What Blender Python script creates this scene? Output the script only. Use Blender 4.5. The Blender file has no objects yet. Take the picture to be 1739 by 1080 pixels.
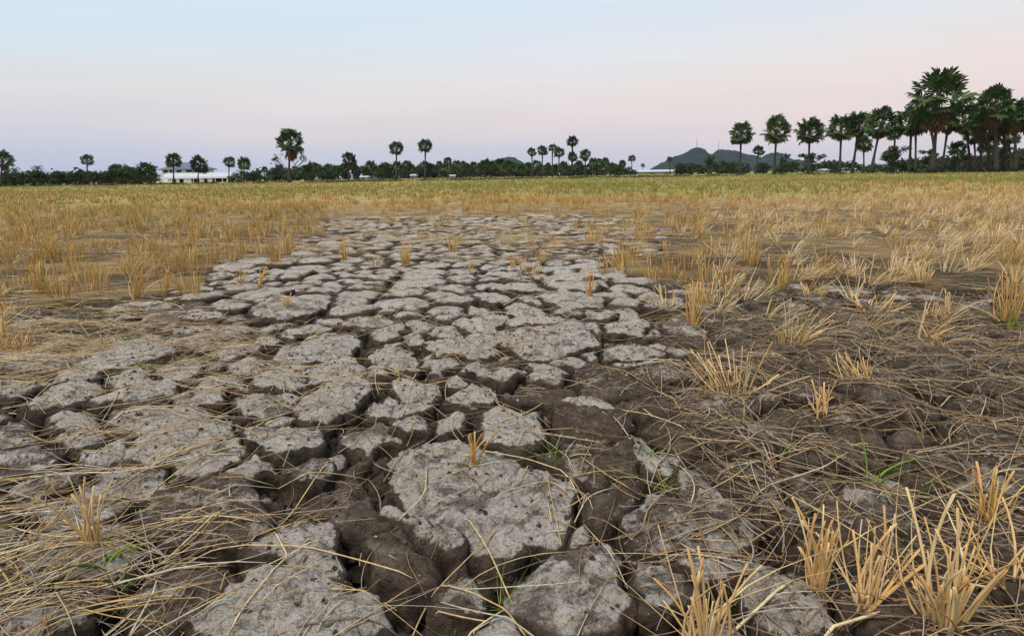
import bpy, math, random
import numpy as np
from mathutils import Vector, Matrix, Euler
from mathutils.geometry import delaunay_2d_cdt
from mathutils.bvhtree import BVHTree

R = math.radians
random.seed(7)
rng = np.random.default_rng(11)
scene = bpy.context.scene
col = scene.collection

# ------------------------------------------------------------------ camera
PW, PH, F = 1739.0, 1080.0, 1133.0
CAM_H, PITCH, ROLL = 0.75, R(12.1), R(-0.89)
cam_data = bpy.data.cameras.new('camera')
cam = bpy.data.objects.new('camera', cam_data)
col.objects.link(cam)
cam_data.sensor_width = 36.0
cam_data.lens = F / PW * 36.0
cam_data.clip_start, cam_data.clip_end = 0.02, 20000.0
CM = Matrix.Rotation(math.pi / 2 - PITCH, 4, 'X') @ Matrix.Rotation(ROLL, 4, 'Z')
CM.translation = Vector((0, 0, CAM_H))
cam.matrix_world = CM
scene.camera = cam
C3 = np.array(CM.to_3x3())

# ------------------------------------------------------------------ world: dusk sky
world = bpy.data.worlds.new('World')
scene.world = world
world.use_nodes = True
wn, wl = world.node_tree.nodes, world.node_tree.links
wn.clear()


def s2l(c):
    return tuple(((v / 255) / 12.92 if v / 255 <= 0.04045 else ((v / 255 + 0.055) / 1.055) ** 2.4) for v in c) + (1.0,)


def ramp(nodes, stops, interp='LINEAR'):
    r = nodes.new('ShaderNodeValToRGB')
    e = r.color_ramp.elements
    r.color_ramp.interpolation = interp
    while len(e) < len(stops):
        e.new(0.5)
    for i, (p, c) in enumerate(stops):
        e[i].position = p
        e[i].color = c
    return r


w_out = wn.new('ShaderNodeOutputWorld')
w_bg = wn.new('ShaderNodeBackground')
w_tc = wn.new('ShaderNodeTexCoord')
w_sep = wn.new('ShaderNodeSeparateXYZ')
wl.new(w_tc.outputs['Generated'], w_sep.inputs[0])
SKY_L = [(0.0, s2l((178, 190, 216))), (0.035, s2l((192, 199, 219))), (0.07, s2l((212, 209, 218))), (0.11, s2l((221, 219, 222))),
         (0.155, s2l((213, 225, 235))), (0.24, s2l((206, 228, 242))), (0.55, s2l((186, 213, 242))), (1.0, s2l((170, 198, 232)))]
SKY_R = [(0.0, s2l((198, 197, 212))), (0.035, s2l((215, 206, 214))), (0.07, s2l((231, 214, 214))), (0.12, s2l((234, 221, 218))),
         (0.17, s2l((229, 226, 229))), (0.24, s2l((213, 223, 239))), (0.55, s2l((188, 213, 242))), (1.0, s2l((170, 198, 232)))]
rl, rr = ramp(wn, SKY_L), ramp(wn, SKY_R)
# faint high streaks bend the bands a little
w_map = wn.new('ShaderNodeMapping')
w_map.inputs['Scale'].default_value = (1.0, 1.0, 7.0)
w_map.inputs['Rotation'].default_value = (0, R(9), 0)
w_no = wn.new('ShaderNodeTexNoise')
w_no.inputs['Scale'].default_value = 2.0
w_no.inputs['Detail'].default_value = 3.0
wl.new(w_tc.outputs['Generated'], w_map.inputs[0])
wl.new(w_map.outputs[0], w_no.inputs[0])
w_ma = wn.new('ShaderNodeMath'); w_ma.operation = 'MULTIPLY_ADD'
w_ma.inputs[1].default_value = 0.06
wl.new(w_no.outputs[0], w_ma.inputs[0])
w_m2 = wn.new('ShaderNodeMath'); w_m2.operation = 'SUBTRACT'
wl.new(w_sep.outputs[2], w_m2.inputs[0]); w_m2.inputs[1].default_value = 0.03
wl.new(w_m2.outputs[0], w_ma.inputs[2])
wl.new(w_ma.outputs[0], rl.inputs[0]); wl.new(w_ma.outputs[0], rr.inputs[0])
w_mr = wn.new('ShaderNodeMapRange')
w_mr.inputs['From Min'].default_value = -0.55; w_mr.inputs['From Max'].default_value = 0.65
wl.new(w_sep.outputs[0], w_mr.inputs[0])
w_mix = wn.new('ShaderNodeMixRGB')
wl.new(w_mr.outputs[0], w_mix.inputs[0]); wl.new(rl.outputs[0], w_mix.inputs[1]); wl.new(rr.outputs[0], w_mix.inputs[2])
# a share of physical twilight sky
SUN_EL, SUN_AZ = R(62), R(218)
w_sky = wn.new('ShaderNodeTexSky'); w_sky.sky_type = 'NISHITA'; w_sky.sun_disc = False
w_sky.sun_elevation = R(4); w_sky.sun_rotation = SUN_AZ
w_sc = wn.new('ShaderNodeMixRGB'); w_sc.blend_type = 'MULTIPLY'; w_sc.inputs[0].default_value = 1
w_sc.inputs[2].default_value = (0.15, 0.15, 0.15, 1)
wl.new(w_sky.outputs[0], w_sc.inputs[1])
w_map2 = wn.new('ShaderNodeMapping'); w_map2.inputs['Scale'].default_value = (1.6, 1.6, 16.0); w_map2.inputs['Rotation'].default_value = (0, R(6), R(20))
w_no2 = wn.new('ShaderNodeTexNoise'); w_no2.inputs['Scale'].default_value = 2.3; w_no2.inputs['Detail'].default_value = 6.0
wl.new(w_tc.outputs['Generated'], w_map2.inputs[0]); wl.new(w_map2.outputs[0], w_no2.inputs[0])
w_st = wn.new('ShaderNodeMapRange'); w_st.inputs[1].default_value = 0.35; w_st.inputs[2].default_value = 0.7; w_st.inputs[3].default_value = 0.985; w_st.inputs[4].default_value = 1.02
wl.new(w_no2.outputs[0], w_st.inputs[0])
w_cl = wn.new('ShaderNodeMixRGB'); w_cl.blend_type = 'MULTIPLY'; w_cl.inputs[0].default_value = 1
wl.new(w_mix.outputs[0], w_cl.inputs[1]); wl.new(w_st.outputs[0], w_cl.inputs[2])
w_mx2 = wn.new('ShaderNodeMixRGB'); w_mx2.inputs[0].default_value = 0.06
wl.new(w_cl.outputs[0], w_mx2.inputs[1]); wl.new(w_sc.outputs[0], w_mx2.inputs[2])
wl.new(w_mx2.outputs[0], w_bg.inputs[0])
w_bg.inputs[1].default_value = 1.08
wl.new(w_bg.outputs[0], w_out.inputs[0])

# ------------------------------------------------------------------ soft light of the bright sky behind the camera
sun_data = bpy.data.lights.new('sun', 'SUN')
sun_data.energy = 4.2
sun_data.angle = R(34)
sun_data.color = (1.0, 0.90, 0.78)
sun = bpy.data.objects.new('sun', sun_data)
col.objects.link(sun)
sd_ = Vector((math.sin(SUN_AZ) * math.cos(SUN_EL), math.cos(SUN_AZ) * math.cos(SUN_EL), math.sin(SUN_EL)))
sun.rotation_euler = sd_.to_track_quat('Z', 'Y').to_euler()

scene.view_settings.view_transform = 'Standard'
scene.view_settings.look = 'None'
scene.view_settings.exposure = 0.0
scene.view_settings.gamma = 1.0
scene.view_settings.use_curve_mapping = False
scene.cycles.max_bounces = 5


# ------------------------------------------------------------------ helpers
def ground_pt(px, py, z=0.0):
    d = C3 @ np.array([(px - PW / 2) / F, -(py - PH / 2) / F, -1.0])
    t = (z - CAM_H) / d[2]
    return np.array([d[0] * t, d[1] * t])


def at(px, py, Y):
    d = C3 @ np.array([(px - PW / 2) / F, -(py - PH / 2) / F, -1.0])
    t = Y / d[1]
    return np.array([d[0] * t, Y, CAM_H + d[2] * t])


def proj(P):
    P = np.atleast_2d(np.asarray(P, float))
    if P.shape[1] == 2:
        P = np.c_[P, np.zeros(len(P))]
    q = (P - np.array([0, 0, CAM_H])) @ C3
    w = np.where(-q[:, 2] > 1e-3, -q[:, 2], 1e-3)
    return PW / 2 + F * q[:, 0] / w, PH / 2 - F * q[:, 1] / w


_tab = np.random.default_rng(5).random((256, 256))


def vnoise(x, y):
    xi, yi = np.floor(x).astype(int), np.floor(y).astype(int)
    fx, fy = x - xi, y - yi
    fx, fy = fx * fx * (3 - 2 * fx), fy * fy * (3 - 2 * fy)
    a, b = _tab[xi & 255, yi & 255], _tab[(xi + 1) & 255, yi & 255]
    c, d = _tab[xi & 255, (yi + 1) & 255], _tab[(xi + 1) & 255, (yi + 1) & 255]
    return (a * (1 - fx) + b * fx) * (1 - fy) + (c * (1 - fx) + d * fx) * fy


def fbm(x, y, sc, oct=3, seed=0.0):
    """about -1 .. 1"""
    x, y = np.asarray(x, float) / sc + seed * 17.3, np.asarray(y, float) / sc + seed * 9.7
    s, a, t = 0.0, 1.0, 0.0
    for o in range(oct):
        s = s + a * (vnoise(x, y) * 2 - 1); t += a
        x, y, a = x * 2.03 + 31.7, y * 2.03 + 11.3, a * 0.5
    return s / t * 1.4


def sstep(a, b, x):
    t = np.clip((np.asarray(x, float) - a) / (b - a), 0, 1)
    return t * t * (3 - 2 * t)


def new_mesh(name, V, Fa, mat=None, smooth=True, attrs=None, cols=None):
    V = np.asarray(V, np.float32)
    me = bpy.data.meshes.new(name)
    me.vertices.add(len(V)); me.vertices.foreach_set('co', V.ravel())
    if isinstance(Fa, (list, tuple)) and len(Fa) and isinstance(Fa[0], np.ndarray):
        parts = [f for f in Fa if len(f)]
    else:
        parts = [np.asarray(Fa)]
    loops = np.concatenate([p.ravel() for p in parts]).astype(np.int32)
    tot = np.concatenate([np.full(len(p), p.shape[1]) for p in parts]).astype(np.int32)
    st = np.concatenate([[0], np.cumsum(tot)[:-1]]).astype(np.int32)
    me.loops.add(len(loops)); me.loops.foreach_set('vertex_index', loops)
    me.polygons.add(len(tot)); me.polygons.foreach_set('loop_start', st)
    if smooth:
        me.polygons.foreach_set('use_smooth', np.ones(len(tot), bool))
    if attrs:
        for k, v in attrs.items():
            a = me.attributes.new(k, 'FLOAT', 'POINT'); a.data.foreach_set('value', np.asarray(v, np.float32))
    if cols is not None:
        a = me.attributes.new('tint', 'FLOAT_COLOR', 'POINT')
        c = np.ones((len(V), 4), np.float32); c[:, :3] = cols
        a.data.foreach_set('color', c.ravel())
    me.update(calc_edges=True)
    if mat:
        me.materials.append(mat)
    return me


def link(name, me, parent=None, loc=None, rot=None, scale=None):
    o = bpy.data.objects.new(name, me)
    col.objects.link(o)
    if parent: o.parent = parent
    if loc is not None: o.location = loc
    if rot is not None: o.rotation_euler = rot
    if scale is not None: o.scale = scale
    return o


def tag(o, label=None, cat=None, group=None, kind=None):
    if label: o['label'] = label
    if cat: o['category'] = cat
    if group: o['group'] = group
    if kind: o['kind'] = kind
    return o


class MB:
    """collects quads and triangles into one mesh"""
    def __init__(s): s.v, s.f = [], []

    def poly(s, pts):
        n = len(s.v); s.v += [tuple(p) for p in pts]; s.f.append(tuple(range(n, n + len(pts))))

    def box(s, x0, x1, y0, y1, z0, z1):
        n = len(s.v)
        s.v += [(x0, y0, z0), (x1, y0, z0), (x1, y1, z0), (x0, y1, z0), (x0, y0, z1), (x1, y0, z1), (x1, y1, z1), (x0, y1, z1)]
        s.f += [tuple(n + i for i in q) for q in ((0, 3, 2, 1), (4, 5, 6, 7), (0, 1, 5, 4), (1, 2, 6, 5), (2, 3, 7, 6), (3, 0, 4, 7))]

    def tube(s, pts, rad, n=6, cap=True):
        pts = [Vector(p) for p in pts]
        if not hasattr(rad, '__len__'): rad = [rad] * len(pts)
        base = len(s.v)
        up = None
        for i, p in enumerate(pts):
            t = (pts[min(i + 1, len(pts) - 1)] - pts[max(i - 1, 0)]).normalized()
            a = t.cross(Vector((0.13, 0.97, 0.2)) if abs(t.y) < 0.9 else Vector((1, 0, 0.1))).normalized()
            b = t.cross(a)
            for k in range(n):
                th = 2 * math.pi * k / n
                s.v.append(tuple(p + (a * math.cos(th) + b * math.sin(th)) * rad[i]))
        for i in range(len(pts) - 1):
            for k in range(n):
                q = base + i * n
                s.f.append((q + k, q + (k + 1) % n, q + n + (k + 1) % n, q + n + k))
        if cap:
            s.f.append(tuple(base + (len(pts) - 1) * n + k for k in range(n)))
            s.f.append(tuple(base + k for k in reversed(range(n))))

    def mesh(s, name, mat, smooth=False):
        me = bpy.data.meshes.new(name); me.from_pydata(s.v, [], s.f)
        if smooth: me.polygons.foreach_set('use_smooth', np.ones(len(s.f), bool))
        me.update(); me.materials.append(mat)
        return me

    def build(s, name, mat, parent=None, smooth=False):
        return link(name, s.mesh(name, mat, smooth), parent)


# ------------------------------------------------------------------ materials
def mat_new(name):
    m = bpy.data.materials.new(name); m.use_nodes = True
    n, l = m.node_tree.nodes, m.node_tree.links
    b = n['Principled BSDF']
    b.inputs['Roughness'].default_value = 0.9
    b.inputs['Specular IOR Level'].default_value = 0.2
    return m, n, l, b


def noise(n, l, scale, detail=4, rough=0.6, vec=None):
    t = n.new('ShaderNodeTexNoise')
    t.inputs['Scale'].default_value = scale; t.inputs['Detail'].default_value = detail; t.inputs['Roughness'].default_value = rough
    if vec is not None: l.new(vec, t.inputs['Vector'])
    return t


def mixc(n, l, fac, a, b, mode='MIX'):
    m = n.new('ShaderNodeMixRGB'); m.blend_type = mode
    for i, v in ((0, fac), (1, a), (2, b)):
        if hasattr(v, 'is_linked'): l.new(v, m.inputs[i])
        elif i == 0: m.inputs[0].default_value = v
        else: m.inputs[i].default_value = v if len(v) == 4 else tuple(v) + (1,)
    return m.outputs[0]


def maprange(n, l, v, a, b, c=0.0, d=1.0):
    m = n.new('ShaderNodeMapRange'); m.inputs[1].default_value = a; m.inputs[2].default_value = b
    m.inputs[3].default_value = c; m.inputs[4].default_value = d
    l.new(v, m.inputs[0])
    return m.outputs[0]


def math_(n, l, op, a, b):
    m = n.new('ShaderNodeMath'); m.operation = op
    for i, v in enumerate((a, b)):
        if hasattr(v, 'is_linked'): l.new(v, m.inputs[i])
        else: m.inputs[i].default_value = v
    return m.outputs[0]


def attr(n, name):
    a = n.new('ShaderNodeAttribute'); a.attribute_name = name
    return a


def plain(name, c, rough=0.85, var=0.15, scale=3.0):
    m, n, l, b = mat_new(name)
    g = n.new('ShaderNodeNewGeometry')
    t = noise(n, l, scale, 4, 0.6, g.outputs['Position'])
    lo, hi = tuple(v * (1 - var) for v in c), tuple(min(1, v * (1 + var)) for v in c)
    l.new(mixc(n, l, maprange(n, l, t.outputs[0], 0.3, 0.7), lo, hi), b.inputs['Base Color'])
    b.inputs['Roughness'].default_value = rough
    return m


def make_mud():
    m, n, l, b = mat_new('cracked_mud')
    P = n.new('ShaderNodeNewGeometry').outputs['Position']
    crust, soil = attr(n, 'crust').outputs['Fac'], attr(n, 'soil').outputs['Fac']
    n_big, n_mid, n_fine = noise(n, l, 3.1, 4, 0.6, P), noise(n, l, 22, 5, 0.65, P), noise(n, l, 120, 5, 0.7, P)
    n_gr = noise(n, l, 420, 3, 0.7, P)
    n_pat = noise(n, l, 9.0, 6, 0.72, P)
    pale = mixc(n, l, maprange(n, l, n_mid.outputs[0], 0.32, 0.68), (0.36, 0.315, 0.26), (0.68, 0.63, 0.56))
    pale = mixc(n, l, maprange(n, l, n_big.outputs[0], 0.3, 0.75), pale, (0.50, 0.435, 0.35))
    # dark pits and salt-white grains
    pits = maprange(n, l, n_fine.outputs[0], 0.37, 0.49, 1.0, 0.0)
    pale = mixc(n, l, math_(n, l, 'MULTIPLY', pits, 0.75), pale, (0.12, 0.095, 0.075))
    white = maprange(n, l, n_gr.outputs[0], 0.56, 0.72)
    pale = mixc(n, l, math_(n, l, 'MULTIPLY', white, 0.55), pale, (0.80, 0.77, 0.72))
    dark = mixc(n, l, maprange(n, l, n_mid.outputs[0], 0.3, 0.7), (0.055, 0.038, 0.027), (0.17, 0.125, 0.088))
    dark = mixc(n, l, math_(n, l, 'MULTIPLY', pits, 0.7), dark, (0.03, 0.021, 0.015))
    dark = mixc(n, l, maprange(n, l, n_pat.outputs[0], 0.52, 0.66, 0.0, 0.55), dark, (0.30, 0.25, 0.20))
    dark = mixc(n, l, math_(n, l, 'MULTIPLY', maprange(n, l, n_gr.outputs[0], 0.62, 0.75), 0.5), dark, (0.36, 0.30, 0.23))
    # hairline crazing of the dry crust
    v = n.new('ShaderNodeTexVoronoi'); v.feature = 'DISTANCE_TO_EDGE'; v.inputs['Scale'].default_value = 17.0
    wv = n.new('ShaderNodeVectorMath'); wv.operation = 'MULTIPLY_ADD'
    l.new(n_mid.outputs['Color'], wv.inputs[0]); wv.inputs[1].default_value = (0.05, 0.05, 0.0); l.new(P, wv.inputs[2])
    flat = n.new('ShaderNodeVectorMath'); flat.operation = 'MULTIPLY'; flat.inputs[1].default_value = (1, 1, 0.0)
    l.new(wv.outputs[0], flat.inputs[0]); l.new(flat.outputs[0], v.inputs['Vector'])
    hair = maprange(n, l, v.outputs['Distance'], 0.0, 0.05, 1.0, 0.0)
    hair = math_(n, l, 'MULTIPLY', hair, maprange(n, l, n_pat.outputs[0], 0.40, 0.58))
    pale = mixc(n, l, math_(n, l, 'MULTIPLY', hair, 0.8), pale, (0.085, 0.065, 0.05))
    n_lump = noise(n, l, 48.0, 4, 0.6, P)
    s = math_(n, l, 'ADD', soil, math_(n, l, 'MULTIPLY', math_(n, l, 'SUBTRACT', n_pat.outputs[0], 0.42), 2.6))
    top = mixc(n, l, maprange(n, l, s, 0.35, 0.65), pale, dark)
    side = mixc(n, l, maprange(n, l, n_mid.outputs[0], 0.3, 0.7), (0.022, 0.016, 0.012), (0.14, 0.105, 0.076))  # bare brown wall soil, its colour darkened further for the shade in cracks
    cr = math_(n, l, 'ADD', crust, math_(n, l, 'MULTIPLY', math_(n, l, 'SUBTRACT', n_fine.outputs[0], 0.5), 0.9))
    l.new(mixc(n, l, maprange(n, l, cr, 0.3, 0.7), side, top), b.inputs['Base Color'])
    b.inputs['Roughness'].default_value = 0.97; b.inputs['Specular IOR Level'].default_value = 0.1
    h = math_(n, l, 'ADD', math_(n, l, 'ADD', n_fine.outputs[0], math_(n, l, 'MULTIPLY', n_lump.outputs[0], 1.1)), math_(n, l, 'MULTIPLY', n_gr.outputs[0], 0.35))
    h = math_(n, l, 'SUBTRACT', h, math_(n, l, 'MULTIPLY', hair, 0.5))
    bp = n.new('ShaderNodeBump'); bp.inputs['Strength'].default_value = 1.0; bp.inputs['Distance'].default_value = 0.02
    l.new(h, bp.inputs['Height']); l.new(bp.outputs[0], b.inputs['Normal'])
    return m


def make_ground():
    m, n, l, b = mat_new('field_soil')
    P = n.new('ShaderNodeNewGeometry').outputs['Position']
    t1, t2, t3 = noise(n, l, 35, 5, 0.7, P), noise(n, l, 0.35, 4, 0.65, P), noise(n, l, 2.5, 5, 0.7, P)
    c = attr(n, 'tint').outputs['Color']
    c = mixc(n, l, 1.0, c, mixc(n, l, maprange(n, l, t1.outputs[0], 0.3, 0.7), (0.65, 0.65, 0.65), (1.35, 1.32, 1.25)), 'MULTIPLY')
    c = mixc(n, l, 1.0, c, mixc(n, l, maprange(n, l, t2.outputs[0], 0.3, 0.7), (0.8, 0.8, 0.85), (1.2, 1.2, 1.1)), 'MULTIPLY')
    c = mixc(n, l, 1.0, c, mixc(n, l, maprange(n, l, t3.outputs[0], 0.3, 0.7), (0.75, 0.75, 0.75), (1.25, 1.25, 1.25)), 'MULTIPLY')
    l.new(c, b.inputs['Base Color'])
    b.inputs['Roughness'].default_value = 1.0; b.inputs['Specular IOR Level'].default_value = 0.05
    bp = n.new('ShaderNodeBump'); bp.inputs['Strength'].default_value = 0.8; bp.inputs['Distance'].default_value = 0.02
    l.new(t1.outputs[0], bp.inputs['Height']); l.new(bp.outputs[0], b.inputs['Normal'])
    return m


def make_tint(name, rough=0.75, translucent=0.0, nscale=60, amt=0.25):
    m, n, l, b = mat_new(name)
    P = n.new('ShaderNodeNewGeometry').outputs['Position']
    t = noise(n, l, nscale, 3, 0.6, P)
    c = mixc(n, l, 1.0, attr(n, 'tint').outputs['Color'],
             mixc(n, l, maprange(n, l, t.outputs[0], 0.3, 0.7), (1 - amt,) * 3, (1 + amt,) * 3), 'MULTIPLY')
    l.new(c, b.inputs['Base Color']); b.inputs['Roughness'].default_value = rough
    if translucent:
        tr = n.new('ShaderNodeBsdfTranslucent'); l.new(c, tr.inputs[0])
        ms = n.new('ShaderNodeMixShader'); ms.inputs[0].default_value = translucent
        l.new(b.outputs[0], ms.inputs[1]); l.new(tr.outputs[0], ms.inputs[2])
        l.new(ms.outputs[0], n['Material Output'].inputs[0])
    return m


def make_random(name, stops, rough=0.7, grain=90.0):
    m, n, l, b = mat_new(name)
    oi = n.new('ShaderNodeObjectInfo')
    r = ramp(n, stops); l.new(oi.outputs['Random'], r.inputs[0])
    tc = n.new('ShaderNodeTexCoord')
    mp = n.new('ShaderNodeMapping'); mp.inputs['Scale'].default_value = (1, 1, 0.12); l.new(tc.outputs['Object'], mp.inputs[0])
    t = noise(n, l, grain * 3, 4, 0.7, mp.outputs[0])
    c = mixc(n, l, 1.0, r.outputs[0], mixc(n, l, maprange(n, l, t.outputs[0], 0.3, 0.7), (0.62, 0.6, 0.55), (1.2, 1.2, 1.2)), 'MULTIPLY')
    l.new(c, b.inputs['Base Color']); b.inputs['Roughness'].default_value = rough
    return m


M = {
    'mud': make_mud(),
    'ground': make_ground(),
    'straw': make_tint('dry_straw', 0.7, 0.15),
    'grass': make_tint('field_stubble_blades', 0.8, 0.2, 8),
    'leaf': make_tint('tree_leaves', 0.8, 0.15, 0.6, 0.3),
    'stalk': make_random('stubble_stalk', [(0, (0.44, 0.20, 0.05, 1)), (0.4, (0.58, 0.32, 0.10, 1)), (0.75, (0.62, 0.41, 0.16, 1)), (1, (0.42, 0.34, 0.10, 1))]),
    'palestalk': make_random('pale_stubble_stalk', [(0, (0.48, 0.27, 0.09, 1)), (0.5, (0.62, 0.41, 0.18, 1)), (1, (0.66, 0.52, 0.29, 1))]),
    'green': make_random('green_blade', [(0, (0.09, 0.17, 0.025, 1)), (1, (0.20, 0.27, 0.04, 1))]),
    'fan': make_random('palm_fan', [(0, (0.022, 0.050, 0.012, 1)), (0.6, (0.042, 0.085, 0.020, 1)), (1, (0.075, 0.115, 0.03, 1))], 0.6, 1.0),
    'dead': plain('dead_palm_frond', (0.11, 0.06, 0.035), 0.9, 0.45, 1.5),
    'bark': plain('grey_bark', (0.055, 0.047, 0.043), 0.95, 0.35, 2.0),
    'hill': plain('forested_hill', (0.010, 0.021, 0.020), 1.0, 0.45, 0.045),
    'white': plain('white_wall', (0.72, 0.71, 0.70), 0.8, 0.06),
    'greywall': plain('weathered_wall', (0.36, 0.34, 0.33), 0.85, 0.15),
    'sheet': plain('pale_sheet_roof', (0.40, 0.42, 0.45), 0.55, 0.15),
    'blueroof': plain('slate_blue_roof', (0.10, 0.12, 0.17), 0.6, 0.15),
    'glass': plain('dark_window', (0.03, 0.035, 0.045), 0.2, 0.1),
    'dim': plain('opening_shade', (0.05, 0.047, 0.045), 0.9, 0.1),  # dark colour stands for the shade inside openings
    'pink': plain('faded_pink_panel', (0.60, 0.36, 0.34), 0.8, 0.1),
    'steel': plain('mast_steel', (0.30, 0.28, 0.29), 0.6, 0.1),
}

# ------------------------------------------------------------------ zones of the field (functions of the place on the ground)
BARE = np.array([(560, 380), (700, 374), (1000, 374), (1150, 388), (1130, 430), (1060, 470), (1095, 520), (1165, 560), (1190, 640), (1270, 760),
                 (1340, 900), (1330, 1090), (1300, 1500), (200, 1500), (200, 1090), (170, 850), (120, 720), (80, 620), (240, 560), (400, 500), (430, 440), (520, 402)], float)


def pip(poly, x, y):
    inside = np.zeros(len(x), bool)
    j = len(poly) - 1
    for i in range(len(poly)):
        xi, yi, xj, yj = *poly[i], *poly[j]
        c = ((yi > y) != (yj > y)) & (x < (xj - xi) * (y - yi) / (yj - yi + 1e-12) + xi)
        inside ^= c; j = i
    return inside


def edge_dist(poly, x, y):
    d = np.full(len(x), 1e9)
    A, B = poly, np.roll(poly, -1, 0)
    for a, b in zip(A, B):
        ab = b - a; L = ab @ ab + 1e-12
        t = np.clip(((x - a[0]) * ab[0] + (y - a[1]) * ab[1]) / L, 0, 1)
        d = np.minimum(d, np.hypot(x - a[0] - t * ab[0], y - a[1] - t * ab[1]))
    return d


def bare_amount(P):
    """1 on the open cracked ground, 0 in the stubble"""
    px, py = proj(P)
    sd = np.where(pip(BARE, px, py), 1, -1) * edge_dist(BARE, px, py)
    k = np.clip((py - 297) / 300, 0.08, 1.2)
    sd = sd + fbm(P[:, 0], P[:, 1], 0.8, 4, 2) * 120 * k
    r = sstep(-55, 55, sd / np.clip(k * 1.3, 0.25, 1))
    return np.where(py > 300, r, 0.0)


def green_amount(P):
    px, py = proj(P)
    n1 = fbm(P[:, 0], P[:, 1], 6.0, 3, 4)
    far = sstep(345, 325, py + n1 * 10)
    g = far * np.where(px < 560, 0.60, 0.74) * (1 - 0.75 * sstep(1350, 1650, px) * sstep(305, 318, py))
    left = sstep(430, 330, py) * sstep(640, 480, px) * 0.55
    patch = np.exp(-(((px - 505) / 40) ** 2 + ((py - 371) / 10) ** 2)) * 0.9 + np.exp(-(((px - 230) / 70) ** 2 + ((py - 395) / 30) ** 2)) * 0.4
    g = np.maximum(np.maximum(g, left), patch) + n1 * 0.32 + fbm(P[:, 0], P[:, 1], 1.2, 2, 6) * 0.12
    return np.clip(np.where(py > 298, g, 0.8), 0.03, 0.95)


# ------------------------------------------------------------------ ground sheet
def axis(fine0, fine1, step, far0, far1, grow):
    a = list(np.arange(fine0, fine1, step))
    s, v = step, a[-1]
    while v < far1:
        s *= grow; v += s; a.append(v)
    s, v = step, a[0]; pre = []
    while v > far0:
        s *= grow; v -= s; pre.append(v)
    return np.array(pre[::-1] + a)


gx, gy = axis(-8, 8, 0.065, -6000, 6000, 1.16), axis(0.4, 14, 0.065, -60, 7000, 1.12)
GX, GY = np.meshgrid(gx, gy)
GP = np.c_[GX.ravel(), GY.ravel()]
dist = np.hypot(GP[:, 0], GP[:, 1])
bareg = np.where(GP[:, 1] > 0.3, bare_amount(GP), 1.0)
near = sstep(6.0, 4.5, dist)
plate_zone = np.maximum(bareg * sstep(14.5, 12.5, dist), near)
gz = -0.012 - 0.092 * sstep(0.25, 0.6, plate_zone) + fbm(GP[:, 0], GP[:, 1], 0.25, 3, 1) * 0.012 * sstep(60, 20, dist)
ga = green_amount(GP)
brown, straw_c, green_c, shaded_dirt = np.array([0.105, 0.078, 0.056]), np.array([0.36, 0.25, 0.11]), np.array([0.15, 0.17, 0.045]), np.array([0.022, 0.016, 0.012])  # last one: crack-floor soil, colour blackened to stand for shade down there
farness = sstep(8, 26, dist)[:, None]
cover = straw_c * (1 - ga[:, None]) + green_c * ga[:, None]
sm = (0.05 + 0.4 * sstep(-0.2, 0.5, fbm(GP[:, 0], GP[:, 1], 0.5, 4, 81)))[:, None]
cover = cover * farness + (brown * 0.55 * (1 - sm) + straw_c * sm) * (1 - farness)
gc = cover * (1 - sstep(0.25, 0.6, plate_zone)[:, None]) + shaded_dirt * sstep(0.25, 0.6, plate_zone)[:, None]
nx, ny = len(gx), len(gy)
ii = np.arange(nx * ny).reshape(ny, nx)
GF = np.stack([ii[:-1, :-1], ii[:-1, 1:], ii[1:, 1:], ii[1:, :-1]], -1).reshape(-1, 4)
GV = np.c_[GP, gz]
ground = tag(link('ground', new_mesh('ground', GV, GF, M['ground'], True, None, gc)), 'dry brown field soil with deep cracks', kind='structure')

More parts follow.
